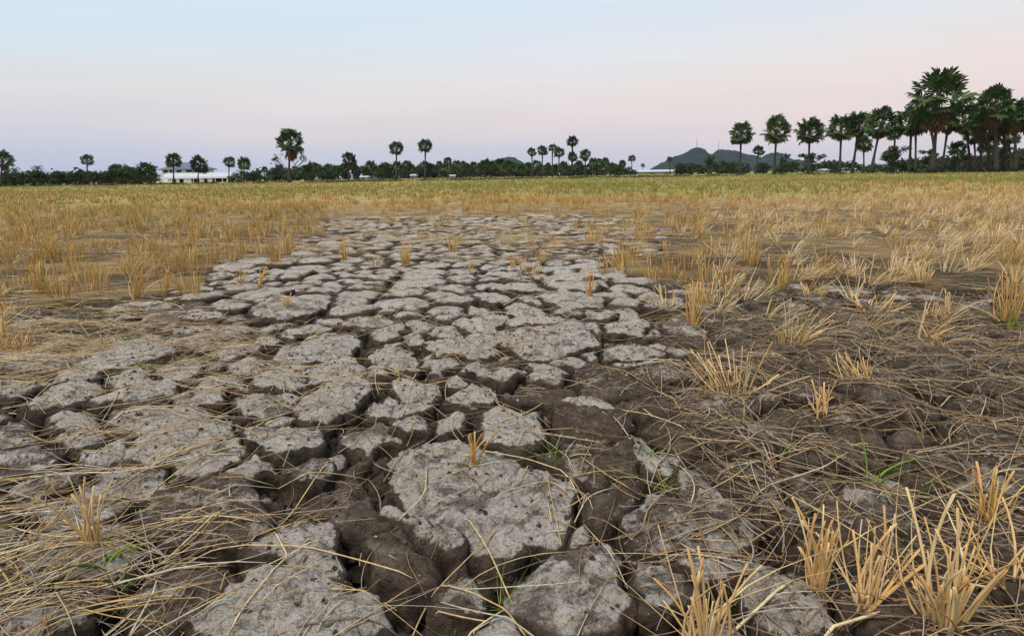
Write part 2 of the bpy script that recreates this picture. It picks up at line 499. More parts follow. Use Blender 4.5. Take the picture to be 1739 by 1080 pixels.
# ------------------------------------------------------------------ cracked mud plates
# outlines of the plates one can pick out, read off the ground
HAND = [
    (0, [(355, 597), (386, 587), (414, 576), (430, 581), (443, 591), (414, 601), (381, 609), (369, 604)]),
    (0, [(387, 612), (406, 605), (441, 597), (451, 606), (479, 613), (443, 621), (414, 629), (396, 630), (388, 620)]),
    (0, [(430, 571), (447, 563), (467, 566), (477, 572), (469, 579), (447, 580), (434, 578)]),
    (0, [(463, 601), (483, 583), (520, 571), (561, 564), (601, 561), (610, 575), (606, 587), (575, 597), (555, 608), (524, 610), (500, 611), (483, 610), (469, 607)]),
    (0, [(422, 642), (430, 634), (473, 622), (500, 615), (528, 617), (520, 632), (510, 640), (522, 652), (479, 656), (430, 652)]),
    (0, [(520, 634), (530, 620), (561, 608), (585, 604), (606, 608), (617, 624), (614, 632), (591, 628), (565, 640), (540, 649), (524, 644)]),
    (.2, [(388, 669), (422, 659), (483, 662), (516, 660), (494, 675), (469, 689), (443, 697), (414, 691), (398, 679)]),
    (0, [(446, 705), (463, 697), (494, 686), (502, 699), (496, 707), (471, 712), (450, 714)]),
    (0, [(500, 679), (524, 661), (546, 654), (591, 636), (632, 636), (636, 646), (618, 667), (593, 689), (561, 705), (530, 706), (514, 707), (508, 699)]),
    (0, [(413, 730), (435, 721), (497, 716), (541, 719), (548, 733), (533, 744), (491, 755), (462, 760), (432, 750)]),
    (0, [(296, 616), (337, 612), (345, 626), (326, 636), (300, 642), (272, 636), (275, 622)]),
    (0, [(345, 659), (379, 650), (386, 661), (367, 671), (337, 681), (300, 675), (288, 667)]),
    (.2, [(312, 573), (351, 559), (394, 546), (420, 544), (422, 557), (402, 569), (367, 579), (337, 588), (312, 587)]),
    (.2, [(433, 518), (474, 502), (557, 509), (550, 523), (525, 530), (479, 539), (437, 536), (426, 532)]),
    (0, [(491, 551), (534, 542), (567, 551), (561, 556), (520, 560), (485, 558)]),
    (.2, [(576, 545), (617, 533), (656, 533), (672, 543), (652, 550), (617, 556), (591, 551)]),
    (0, [(627, 561), (660, 553), (680, 549), (689, 559), (676, 571), (656, 575), (635, 571)]),
    (0, [(680, 572), (697, 559), (711, 560), (727, 571), (719, 576), (697, 578)]),
    (-.3, [(727, 559), (746, 550), (766, 550), (782, 559), (766, 569), (746, 569), (731, 565)]),
    (0, [(621, 598), (638, 586), (680, 581), (697, 589), (699, 602), (709, 614), (709, 626), (676, 624), (646, 622), (640, 608)]),
    (0, [(723, 583), (754, 580), (790, 573), (811, 582), (847, 586), (851, 594), (815, 600), (784, 596), (750, 598), (731, 604)]),
    (0, [(731, 614), (756, 606), (784, 604), (780, 614), (760, 626), (737, 634), (725, 630)]),
    (0, [(784, 624), (791, 610), (813, 606), (821, 613), (803, 622)]),
    (0, [(803, 624), (819, 619), (835, 627), (884, 623), (888, 630), (868, 639), (839, 643), (811, 634)]),
    (.9, [(829, 609), (851, 600), (880, 606), (882, 616), (851, 621), (831, 618)]),
    (0, [(764, 539), (794, 535), (833, 526), (868, 535), (851, 545), (821, 555), (790, 551)]),
    (0, [(793, 516), (807, 510), (829, 518), (815, 525), (796, 523)]),
    (-.3, [(852, 517), (881, 506), (907, 511), (927, 523), (931, 533), (911, 531), (874, 528)]),
    (0, [(666, 651), (676, 639), (709, 641), (746, 647), (750, 655), (723, 666), (689, 667), (672, 661)]),
    (0, [(758, 641), (766, 632), (790, 643), (796, 650), (774, 654), (760, 650)]),
    (0, [(757, 673), (774, 659), (811, 649), (835, 661), (833, 681), (794, 684), (758, 682)]),
    (0, [(625, 694), (642, 673), (660, 661), (676, 675), (731, 681), (725, 694), (693, 700), (652, 702)]),
    (.2, [(576, 729), (593, 712), (633, 707), (664, 708), (671, 727), (680, 733), (646, 741), (613, 757), (597, 743)]),
    (0, [(670, 710), (703, 706), (733, 715), (733, 724), (703, 728), (681, 727)]),
    (0, [(738, 706), (760, 694), (794, 696), (776, 711), (747, 718)]),
    (0, [(650, 770), (665, 756), (700, 745), (714, 737), (770, 737), (830, 750), (876, 766), (892, 778), (940, 793),
         (963, 810), (968, 830), (965, 868), (940, 885), (905, 900), (880, 912), (850, 925), (820, 920), (790, 912), (765, 905), (740, 880), (715, 860), (705, 845),
         (688, 835), (668, 815), (660, 790)]),
    (0, [(813, 717), (825, 697), (848, 685), (864, 692), (893, 698), (915, 696), (919, 709), (917, 736), (897, 752), (872, 757), (848, 748), (827, 738)]),
    (.75, [(868, 660), (893, 648), (923, 648), (970, 656), (978, 665), (946, 675), (925, 679), (893, 675), (876, 669)]),
    (.95, [(952, 697), (970, 685), (990, 684), (1013, 696), (1047, 701), (1070, 719), (1054, 728), (1007, 728), (966, 732), (946, 726), (950, 708)]),
    (.6, [(974, 629), (982, 614), (1029, 613), (1048, 615), (1066, 632), (1102, 657), (1092, 665), (1062, 667), (1029, 676), (1009, 667), (982, 653)]),
    (.95, [(1043, 683), (1086, 673), (1132, 671), (1153, 686), (1130, 698), (1106, 704), (1077, 698)]),
    (.1, [(804, 565), (826, 559), (850, 555), (891, 551), (940, 547), (968, 537), (993, 541), (995, 561), (1011, 576), (993, 586), (964, 594), (931, 602), (891, 600), (872, 582), (830, 573)]),
    (0, [(1027, 543), (1054, 535), (1090, 531), (1111, 538), (1099, 550), (1094, 566), (1062, 563), (1029, 560)]),
    (.2, [(1023, 595), (1041, 584), (1074, 576), (1103, 582), (1123, 594), (1094, 600), (1054, 604), (1029, 603)]),
    (.3, [(1119, 549), (1139, 537), (1168, 541), (1200, 556), (1213, 568), (1156, 564), (1131, 561)]),
    (.1, [(909, 502), (942, 494), (980, 493), (1031, 505), (1025, 516), (980, 522), (956, 526), (938, 511)]),
    (.3, [(1031, 521), (1054, 517), (1084, 520), (1084, 526), (1058, 530), (1033, 528)]),
    (.45, [(1078, 621), (1094, 612), (1139, 604), (1168, 613), (1156, 633), (1107, 636), (1086, 630)]),
    (-.2, [(215, 754), (242, 738), (236, 719), (272, 693), (301, 685), (333, 689), (364, 705), (396, 712), (399, 719), (372, 728), (382, 740), (354, 754), (325, 764), (282, 770), (242, 772), (217, 764)]),
    (.95, [(511, 860), (523, 823), (556, 812), (570, 798), (597, 794), (605, 810), (623, 841), (646, 861), (656, 873), (625, 882), (605, 895), (572, 887), (548, 867), (523, 858)]),
    (.35, [(476, 784), (501, 772), (550, 763), (559, 776), (568, 782), (542, 804), (501, 799), (478, 793)]),
    (.3, [(305, 811), (354, 795), (390, 793), (421, 803), (425, 817), (440, 835), (468, 853), (452, 880), (422, 903), (380, 923), (330, 913), (260, 898), (230, 860), (260, 832)]),
    (.7, [(613, 918), (641, 900), (669, 893), (701, 919), (727, 940), (723, 965), (701, 976), (644, 953)]),
    (.1, [(872, 978), (912, 945), (949, 913), (1003, 906), (1046, 917), (1065, 946), (1065, 992), (1031, 1052), (947, 1064), (900, 1038), (879, 1015)]),
    (.3, [(771, 969), (799, 962), (825, 979), (839, 1006), (806, 1036), (757, 1036), (731, 1022)]),
    (0, [(424, 971), (470, 952), (540, 955), (597, 996), (638, 1007), (646, 1040), (640, 1085), (540, 1110), (400, 1100), (330, 1070), (345, 1030), (390, 992)]),
    (.3, [(250, 952), (330, 937), (388, 947), (398, 965), (340, 1008), (290, 1058), (240, 1068), (210, 1000)]),
    (.45, [(919, 768), (935, 756), (956, 748), (994, 744), (1019, 734), (1033, 748), (1074, 742), (1082, 762), (1078, 791), (1035, 789), (994, 805), (968, 795), (941, 779)]),
    (.4, [(992, 823), (1009, 809), (1045, 797), (1082, 801), (1094, 813), (1056, 844), (1039, 868), (1020, 878), (992, 856)]),
    (.9, [(1098, 732), (1122, 716), (1167, 710), (1214, 720), (1244, 716), (1293, 732), (1310, 755), (1265, 763), (1204, 763), (1143, 755)]),
    (.9, [(1163, 694), (1196, 689), (1249, 697), (1251, 707), (1214, 712), (1177, 706)]),
    (.2, [(1071, 867), (1106, 840), (1158, 835), (1160, 797), (1196, 797), (1230, 821), (1263, 842), (1288, 872), (1283, 898), (1230, 925), (1147, 930), (1099, 916), (1076, 890)]),
    (0, [(1289, 971), (1308, 957), (1345, 966), (1398, 1001), (1418, 1050), (1340, 1080), (1272, 1040)]),
    (.8, [(1291, 692), (1326, 679), (1380, 677), (1398, 700), (1370, 718), (1312, 713)]),
    (0, [(804, 492), (845, 489), (876, 500), (845, 510), (814, 505)]),
    (0, [(832, 486), (871, 476), (915, 476), (917, 484), (881, 493), (840, 492)]),
]


def warp(P):
    x, y = P[:, 0], P[:, 1]
    w = np.c_[fbm(x, y, 0.11, 2, 21), fbm(x, y, 0.11, 2, 23)] * 0.021 + np.c_[fbm(x, y, 0.040, 2, 25), fbm(x, y, 0.040, 2, 27)] * 0.012 + np.c_[fbm(x, y, 0.013, 2, 26), fbm(x, y, 0.013, 2, 28)] * 0.003
    return P + w


def chaikin(p, k=1):
    for _ in range(k):
        q = np.roll(p, -1, 0)
        p = np.stack([p * 0.84 + q * 0.16, p * 0.16 + q * 0.84], 1).reshape(-1, 2)
    return p


def densify(p, step):
    out = []
    for a, b in zip(p, np.roll(p, -1, 0)):
        n = max(1, int(round(np.hypot(*(b - a)) / step)))
        out += [a + (b - a) * k / n for k in range(n)]
    return np.array(out)


def area(p):
    q = np.roll(p, -1, 0)
    return 0.5 * np.sum(p[:, 0] * q[:, 1] - q[:, 0] * p[:, 1])


def plate_geo(poly, res, depth, soil, zoff, tilt, rings=(0.06, 0.16, 0.32, 0.5, 0.72, 1.0), rnd=0.02):
    if area(poly) < 0: poly = poly[::-1]
    poly = chaikin(poly, 1) if res > 0.05 else poly
    b = densify(poly, res)
    b = warp(b) if res < 0.05 else b + np.c_[fbm(b[:, 0], b[:, 1], 0.2, 2, 21), fbm(b[:, 0], b[:, 1], 0.2, 2, 23)] * 0.028
    mn, mx = b.min(0), b.max(0)
    xs, ys = np.arange(mn[0], mx[0], res), np.arange(mn[1], mx[1], res * 0.87)
    X, Y = np.meshgrid(xs, ys)
    X = X + (np.arange(len(ys))[:, None] % 2) * res * 0.5
    X, Y = X.ravel() + rng.uniform(-.2, .2, X.size) * res, Y.ravel() + rng.uniform(-.2, .2, Y.size) * res
    ok = pip(b, X, Y); X, Y = X[ok], Y[ok]
    if len(X):
        dd = edge_dist(b, X, Y); ok = dd > res * 0.55; X, Y = X[ok], Y[ok]
    pts = np.concatenate([b, np.c_[X, Y]])
    nb = len(b)
    r = delaunay_2d_cdt([Vector(p) for p in pts], [], [list(range(nb))], 1, 1e-6)
    V2 = np.array([(v.x, v.y) for v in r[0]])
    T = np.array([f for f in r[2] if len(f) == 3], int)
    if len(T) == 0: return None
    d = edge_dist(b, V2[:, 0], V2[:, 1])
    c = V2.mean(0)
    t = np.clip(d / rnd, 0, 1)
    dome = sstep(0.0, 0.07, d) * (0.013 if res < 0.05 else 0.01) - 0.012
    z = zoff + dome + (V2 - c) @ np.array(tilt) - rnd * 0.75 * (1 - np.sqrt(np.clip(1 - (1 - t) ** 2, 0, 1)))
    x, y = V2[:, 0], V2[:, 1]
    z = z + fbm(x, y, 0.16, 3, 3) * 0.008 * np.clip(t + .3, 0, 1)
    if res < 0.05:
        z = z + fbm(x, y, 0.05, 3, 5) * 0.0095 + fbm(x, y, 0.018, 2, 7) * 0.0052
        if soil > 0.5: z = z + (np.abs(fbm(x, y, 0.055, 3, 15)) * 0.020 + fbm(x, y, 0.02, 2, 16) * 0.006) * (soil - 0.3)
        rag = np.clip(fbm(x, y, 0.06, 2, 8), 0, 1)
        z = z - rag * 0.016 * sstep(0.05, 0.0, d)
        for gl in GROOVES:
            dg = np.full(len(x), 9.0)
            for a_, b_ in zip(gl[:-1], gl[1:]):
                ab = b_ - a_; tt = np.clip(((x - a_[0]) * ab[0] + (y - a_[1]) * ab[1]) / (ab @ ab), 0, 1)
                dg = np.minimum(dg, np.hypot(x - a_[0] - tt * ab[0], y - a_[1] - tt * ab[1]))
            if dg.min() < 0.03: z = z - 0.022 * sstep(0.011, 0.001, dg + fbm(x, y, 0.03, 2, 12) * 0.004)
        ridge = np.abs(fbm(x, y, 0.13, 2, 9))
        z = z - 0.010 * sstep(0.06, 0.0, ridge) * sstep(0.0, 0.4, fbm(x, y, 0.4, 2, 10))
    crust = sstep(-0.002, 0.012, d)
    # walls
    E = np.concatenate([T[:, [0, 1]], T[:, [1, 2]], T[:, [2, 0]]])
    key = E[:, 0] * 1000003 + E[:, 1]; rev = E[:, 1] * 1000003 + E[:, 0]
    BE = E[~np.isin(key, rev)]
    used = np.unique(BE)
    nrm = np.zeros_like(V2)
    ev = V2[BE[:, 1]] - V2[BE[:, 0]]
    en = np.c_[ev[:, 1], -ev[:, 0]]
    np.add.at(nrm, BE[:, 0], en); np.add.at(nrm, BE[:, 1], en)
    nrm /= (np.linalg.norm(nrm, axis=1, keepdims=True) + 1e-9)
    V = [np.c_[V2, z]]; A = [crust]
    Q = []
    idx_prev = np.arange(len(V2))
    base = len(V2)
    for fr in rings:
        p = V2[used]
        jit = fbm(p[:, 0] + fr * 0.12, p[:, 1] - fr * 0.1, 0.045, 3, 31)
        off = 0.003 + 0.012 * fr + jit * 0.013 * min(1, fr * 3)
        q = p + nrm[used] * off[:, None]
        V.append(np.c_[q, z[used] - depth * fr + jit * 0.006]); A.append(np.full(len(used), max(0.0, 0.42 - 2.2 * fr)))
        idx = np.full(len(V2), -1); idx[used] = base + np.arange(len(used)); base += len(used)
        Q.append(np.stack([idx_prev[BE[:, 1]], idx_prev[BE[:, 0]], idx[BE[:, 0]], idx[BE[:, 1]]], 1))
        idx_prev = idx
    V = np.concatenate(V); A = np.concatenate(A)
    S = np.full(len(V), soil)
    return V, T, np.concatenate(Q), A, S


def clip_half(poly, p, n):
    """keep the side where (x-p).n <= 0"""
    d = (poly - p) @ n
    out = []
    for i in range(len(poly)):
        j = (i + 1) % len(poly)
        if d[i] <= 0: out.append(poly[i])
        if (d[i] <= 0) != (d[j] <= 0):
            t = d[i] / (d[i] - d[j]); out.append(poly[i] + (poly[j] - poly[i]) * t)
    return np.array(out)


def inflate(p, a):
    if area(p) < 0: p = p[::-1]
    e0, e1 = p - np.roll(p, 1, 0), np.roll(p, -1, 0) - p
    n = np.c_[e0[:, 1], -e0[:, 0]] / (np.hypot(*e0.T)[:, None] + 1e-9) + np.c_[e1[:, 1], -e1[:, 0]] / (np.hypot(*e1.T)[:, None] + 1e-9)
    return p + n / (np.linalg.norm(n, axis=1, keepdims=True) + 1e-9) * a


GROOVES = [np.array([ground_pt(*p) for p in g]) for g in (
    [(888, 776), (870, 801), (850, 824), (812, 838)], [(872, 718), (890, 724), (916, 726)], [(497, 584), (488, 594), (480, 608)], [(560, 667), (585, 670), (604, 671)],
    [(272, 720), (305, 726), (340, 722)], [(330, 740), (356, 738), (380, 729)], [(700, 790), (722, 820), (716, 850)], [(960, 560), (940, 580), (948, 600)], [(954, 930), (985, 950), (1010, 990)],
    [(660, 640), (700, 610)], [(760, 880), (800, 868), (835, 880)], [(470, 990), (520, 1020), (560, 1060)])]
hand = [(s, inflate(np.array([ground_pt(*p) for p in pts]), 0.006)) for s, pts in HAND]
hand = [(s, p[::-1] if area(p) < 0 else p) for s, p in hand]

# random cells for the rest of the cracked ground
cand = []
yy = 0.62
seeds = []
cell = {}
for _ in range(26000):
    y = math.sqrt(random.uniform(0.3, 13.5 ** 2)); x = random.uniform(-1, 1) * (0.86 * y + 0.35)
    if y < 0.6: continue
    sp = random.choice((0.11, 0.16, 0.22, 0.30)) * (1 + 0.02 * y)
    g = (int(x // 0.4), int(y // 0.4))
    if any((x - a) ** 2 + (y - b) ** 2 < ((sp + c) / 2) ** 2 for i in (-1, 0, 1) for j in (-1, 0, 1) for a, b, c in cell.get((g[0] + i, g[1] + j), ())):
        continue
    cell.setdefault(g, []).append((x, y, sp)); seeds.append((x, y, sp))
S = np.array(seeds)
inh = np.zeros(len(S), bool)
for s, p in hand:
    inh |= pip(p, S[:, 0], S[:, 1])
barev = bare_amount(S[:, :2])
dS = np.hypot(S[:, 0], S[:, 1])
keep_cell = ~inh & ((dS < 4.9) | (barev > 0.35))
hc = np.array([p.mean(0) for s, p in hand])
hr = np.array([np.max(np.hypot(*(p - p.mean(0)).T)) for s, p in hand])
auto = []
for i in np.where(keep_cell)[0]:
    c = S[i, :2]
    poly = c + 0.6 * np.array([(-1, -1), (1, -1), (1, 1), (-1, 1)], float)
    dd = np.hypot(S[:, 0] - c[0], S[:, 1] - c[1])
    for j in np.argsort(dd)[1:22]:
        if inh[j]: continue
        o = S[j, :2]; n = (o - c) / dd[j]
        shift = (S[i, 2] - S[j, 2]) * 0.25
        m = (c + o) / 2 + n * shift
        gap = (0.0115 + 0.019 * max(0.0, float(fbm(m[0], m[1], 0.7, 2, 14)) + 0.2)) * (1.0 if m[1] < 3.5 else 0.6)
        if dd[j] < 0.16: gap *= 0.6
        poly = clip_half(poly, m - n * gap, n)
        if len(poly) < 3: break
    if len(poly) < 3: continue
    for k in np.where(np.hypot(hc[:, 0] - c[0], hc[:, 1] - c[1]) < hr + 0.7)[0]:
        hp = hand[k][1]; a, b = hp, np.roll(hp, -1, 0)
        e = b - a; L = np.hypot(e[:, 0], e[:, 1]); n = np.c_[e[:, 1], -e[:, 0]] / L[:, None]
        sd = np.einsum('ij,ij->i', c - a, n)
        q = int(np.argmax(sd))
        poly = clip_half(poly, a[q] + n[q] * 0.019, -n[q])
        if len(poly) < 3: break
    if len(poly) < 3 or abs(area(poly)) < 0.002: continue
    auto.append((poly, barev[i]))

plates = []   # (screen size, geometry)
for s, p in hand:
    c = p.mean(0); dist_ = np.hypot(*c)
    res = 0.0085 if dist_ < 1.9 else 0.012 if dist_ < 3.0 else 0.020
    plates.append((1e6, p, res, 0.105, s + (0.14 if dist_ < 1.75 else 0.0)))
for p, bv in auto:
    c = p.mean(0); dist_ = np.hypot(*c)
    px, py = proj(np.c_[p, np.zeros(len(p))])
    if px.max() < -20 or px.min() > PW + 20 or py.min() > PH + 60: continue
    size = math.sqrt((px.max() - px.min()) * (py.max() - py.min()))
    res = 0.0125 if dist_ < 2.2 else 0.024 if dist_ < 3.6 else 0.045 if dist_ < 6 else 0.075
    # right-hand and straw-covered ground is dark and crumbly
    pc = (px.mean(), py.mean())
    dk = float(sstep(1050, 1280, pc[0] + (pc[1] - 640) * -0.15)) * 0.36 * float(sstep(470, 560, pc[1])) + 0.35 * (1 - bv)
    plates.append((size, p, res, 0.115, min(0.95, dk * random.uniform(0.6, 1.25) + random.uniform(-0.15, 0.2))))
plates.sort(key=lambda t: -t[0])
rest, near_V, near_T, nv = [], [], [], 0
for k, (size, p, res, depth, soil) in enumerate(plates):
    c = p.mean(0)
    big = np.hypot(*c) < 6.5
    g = plate_geo(p, res, depth, soil, random.uniform(-0.016, 0.014) - 0.010 * max(0, soil), (random.uniform(-.06, .06), random.uniform(-.06, .06)),
                  (0.06, 0.16, 0.32, 0.5, 0.72, 1.0) if big else (0.2, 1.0), 0.009 if big else 0.02)
    if g is None: continue
    V, T, Q, A, So = g
    if big:
        near_V.append(V); near_T += [tuple(t + nv) for t in T]; nv += len(V)
    if k < 300:
        V = V.copy(); V[:, :2] -= c
        link('mud_plate', new_mesh('mud_plate', V, [T, Q], M['mud'], True, {'crust': A, 'soil': So}), ground, (c[0], c[1], 0))
    else:
        rest.append((V, T, Q, A, So))
if rest:
    offs = np.cumsum([0] + [len(r[0]) for r in rest[:-1]])
    me = new_mesh('mud_plates', np.concatenate([r[0] for r in rest]), [np.concatenate([r[1] + o for r, o in zip(rest, offs)]), np.concatenate([r[2] + o for r, o in zip(rest, offs)])],
                  M['mud'], True, {'crust': np.concatenate([r[3] for r in rest]), 'soil': np.concatenate([r[4] for r in rest])})
    tag(link('distant_mud_plates', me, ground), 'smaller and farther cracked mud plates', kind='stuff')

BV = BVHTree.FromPolygons([tuple(v) for v in np.concatenate(near_V)], near_T)


def height(x, y):
    h = BV.ray_cast(Vector((x, y, 1.0)), Vector((0, 0, -1)), 2.0)
    if h[0] is not None: return h[0].z
    return -0.05 if math.hypot(x, y) < 5 else -0.012


# broken clods lying in the wide gaps
clods, ctry = [], []
for _ in range(26000):
    yy_ = math.sqrt(random.uniform(0.5, 4.6 ** 2)); xx_ = random.uniform(-1, 1) * (0.82 * yy_ + 0.2)
    if BV.ray_cast(Vector((xx_, yy_, 1.0)), Vector((0, 0, -1)), 1.05)[0] is not None: continue
    r_ = random.choice((0.018, 0.026, 0.036, 0.05))
    if any(BV.ray_cast(Vector((xx_ + math.cos(a) * r_ * .8, yy_ + math.sin(a) * r_ * .8, 1.0)), Vector((0, 0, -1)), 1.04)[0] is not None for a in (0, 1.05, 2.1, 3.14, 4.2, 5.2)): continue
    if any((xx_ - a) ** 2 + (yy_ - b) ** 2 < (0.8 * (r_ + c)) ** 2 for a, b, c in ctry): continue
    ctry.append((xx_, yy_, r_))
    k_ = random.randint(5, 7)
    pg = np.array([(xx_ + math.cos(6.283 * i / k_) * r_ * random.uniform(0.75, 1.15), yy_ + math.sin(6.283 * i / k_) * r_ * random.uniform(0.75, 1.15)) for i in range(k_)])
    g_ = plate_geo(pg, 0.013, 0.06, random.uniform(0.2, 1.0), random.uniform(-0.07, -0.025), (random.uniform(-.3, .3), random.uniform(-.3, .3)), (0.3, 1.0), 0.012)
    if g_ is not None: clods.append(g_)
if clods:
    offs = np.cumsum([0] + [len(r[0]) for r in clods[:-1]])
    me = new_mesh('clods', np.concatenate([r[0] for r in clods]), [np.concatenate([r[1] + o for r, o in zip(clods, offs)]), np.concatenate([r[2] + o for r, o in zip(clods, offs)])],
                  M['mud'], True, {'crust': np.concatenate([r[3] for r in clods]), 'soil': np.concatenate([r[4] for r in clods])})
    tag(link('broken_clods', me, ground), 'broken clods lying in the gaps between the plates', kind='stuff')


# ------------------------------------------------------------------ straw lying on the ground
def upper_hull(s, h):
    st = []
    for i in range(len(s)):
        while len(st) >= 2 and (h[st[-1]] - h[st[-2]]) * (s[i] - s[st[-2]]) <= (h[i] - h[st[-2]]) * (s[st[-1]] - s[st[-2]]):
            st.pop()
        st.append(i)
    return np.interp(s, s[st], h[st])


def strands(paths, rads, cols_):
    """three-sided straws; paths: list of (K,3)"""
    V, Fq, Cc, o = [], [], [], 0
    ang = np.array([0.3, 0.3 + 2.094, 0.3 + 4.189])
    for p, r, c in zip(paths, rads, cols_):
        K = len(p)
        t = np.gradient(p, axis=0); t /= np.linalg.norm(t, axis=1, keepdims=True) + 1e-9
        a = np.cross(t, (0.05, 0.03, 1.0)); a /= np.linalg.norm(a, axis=1, keepdims=True) + 1e-9
        b = np.cross(t, a)
        rr = np.full(K, r); rr[-1] *= 0.45
        ring = p[:, None, :] + rr[:, None, None] * (np.cos(ang)[None, :, None] * a[:, None, :] + np.sin(ang)[None, :, None] * b[:, None, :] * 0.5)
        V.append(ring.reshape(-1, 3))
        i = o + np.arange(K - 1)[:, None] * 3 + np.arange(3)[None, :]
        j = o + np.arange(K - 1)[:, None] * 3 + (np.arange(3)[None, :] + 1) % 3
        Fq.append(np.stack([i, j, j + 3, i + 3], -1).reshape(-1, 4))
        Cc.append(np.tile(c, (K * 3, 1))); o += K * 3
    return np.concatenate(V), np.concatenate(Fq), np.concatenate(Cc)


STRAW = np.array([(0.46, 0.31, 0.14), (0.54, 0.38, 0.18), (0.60, 0.47, 0.27), (0.34, 0.21, 0.11), (0.24, 0.15, 0.09), (0.50, 0.35, 0.11), (0.55, 0.48, 0.35), (0.38, 0.33, 0.26)])


def straw_color(dark=0.0):
    c = STRAW[rng.integers(len(STRAW))] * rng.uniform(0.8, 1.12)
    return c * (1 - dark) + np.array((0.19, 0.13, 0.085)) * dark


def litter_density(px, py):
    left = sstep(500, 110, px + (py - 700) * 0.25) * sstep(440, 520, py)
    right = sstep(1030, 1230, px - (py - 640) * 0.12) * sstep(420, 500, py)
    corner = sstep(560, 250, px) * sstep(720, 900, py)
    d = 0.10 + 0.60 * left + 0.30 * right + 0.2 * corner
    d = np.where((px < 700) & (py < 640) & (py > 500), np.maximum(d, 0.16), d)
    d = np.where(py < 440, 0.75, d)
    return d


def scatter_straw(n, d0, d1, K, len0, len1, rad, name, label, lift):
    paths, rads, cc = [], [], []
    tries = 0
    while len(paths) < n and tries < 40:
        tries += 1
        y = np.sqrt(rng.uniform(d0 ** 2, d1 ** 2, 4000)); x = rng.uniform(-1, 1, 4000) * (0.84 * y + 0.25)
        px, py = proj(np.c_[x, y])
        clump = np.clip(0.5 + 0.85 * fbm(x, y, 0.4, 3, 41), 0.05, 1.1)
        if d0 > 7: clump = clump * (1 - 0.9 * sstep(0.3, 0.8, bare_amount(np.c_[x, y])))
        ok = rng.random(4000) < litter_density(px, py) * clump
        for x0, y0, u, v in zip(x[ok], y[ok], px[ok], py[ok]):
            L = rng.uniform(len0, len1) * rng.uniform(0.6, 1)
            if u < 620 and v > 480:
                a = R(38 if v > 720 else 12) + rng.normal(0, 0.48)
                if rng.random() < 0.3: a = rng.uniform(0, math.pi)
            elif u > 1150:
                a = rng.uniform(0, math.pi)
            else:
                a = rng.uniform(0, math.pi)
            s = np.linspace(-0.5, 0.5, K) * L
            bend = rng.normal(0, 0.065) * L
            kink = rng.normal(0, 0.28) * L if rng.random() < 0.22 else 0
            off = bend * (1 - (2 * s / L) ** 2) + kink * np.clip(s / L, 0, 1)
            X = x0 + math.cos(a) * s - math.sin(a) * off; Y = y0 + math.sin(a) * s + math.cos(a) * off
            h = np.array([height(p, q) for p, q in zip(X, Y)])
            h = np.maximum(h, h.max() - 0.06)
            z = upper_hull(s, h) + rad + abs(rng.normal(0, lift)) + np.abs(s / L) * max(0, rng.normal(0, lift))
            paths.append(np.c_[X, Y, z]); rads.append(rad * (rng.uniform(0.4, 1.2) if rng.random() < 0.82 else rng.uniform(1.2, 2.0)))
            right = u > 1120
            cc.append(straw_color(min(0.9, max(0.0, rng.normal(0.6, 0.28))) if right and rng.random() < 0.75 else max(0, rng.normal(0.05, 0.18))))
            if len(paths) >= n: break
    V, Fq, Cc = strands(paths, rads, cc)
    return tag(link(name, new_mesh(name, V, Fq, M['straw'], True, None, Cc)), label, 'straw', kind='stuff')


scatter_straw(6800, 0.7, 3.6, 6, 0.06, 0.34, 0.0015, 'loose_straw', 'loose dry rice straw littering the near cracked ground', 0.008)
scatter_straw(4600, 3.4, 8.5, 4, 0.14, 0.45, 0.0024, 'scattered_straw', 'flattened dry straw littering the farther ground at both sides', 0.012)

scatter_straw(12000, 7.0, 17, 2, 0.15, 0.5, 0.0048, 'far_straw', 'flattened straw between the stubble in the middle distance', 0.02)

# chaff: rice husks and broken bits on the plates
y = np.sqrt(rng.uniform(0.6, 3.6 ** 2, 9000)); x = rng.uniform(-1, 1, 9000) * (0.84 * y + 0.2)
ok = fbm(x, y, 0.3, 2, 51) + rng.normal(0, 0.3, 9000) > 0.1
paths, rads, cc = [], [], []
for a, b in zip(x[ok], y[ok]):
    th, L = rng.uniform(0, 6.28), rng.uniform(0.004, 0.022)
    z = height(a, b)
    if z < -0.045: continue
    p = np.array([a, b, z + 0.0015]); d = np.array([math.cos(th), math.sin(th), rng.normal(0, 0.25)]) * L * 0.5
    paths.append(np.array([p - d, p + d])); rads.append(rng.uniform(0.0008, 0.0019)); cc.append(straw_color(max(0, rng.normal(0, 0.3))) * 1.1)
V, Fq, Cc = strands(paths, rads, cc)
tag(link('chaff', new_mesh('chaff', V, Fq, M['straw'], True, None, Cc)), 'pale rice husks and chaff flecks on the mud plates', 'chaff', kind='stuff')


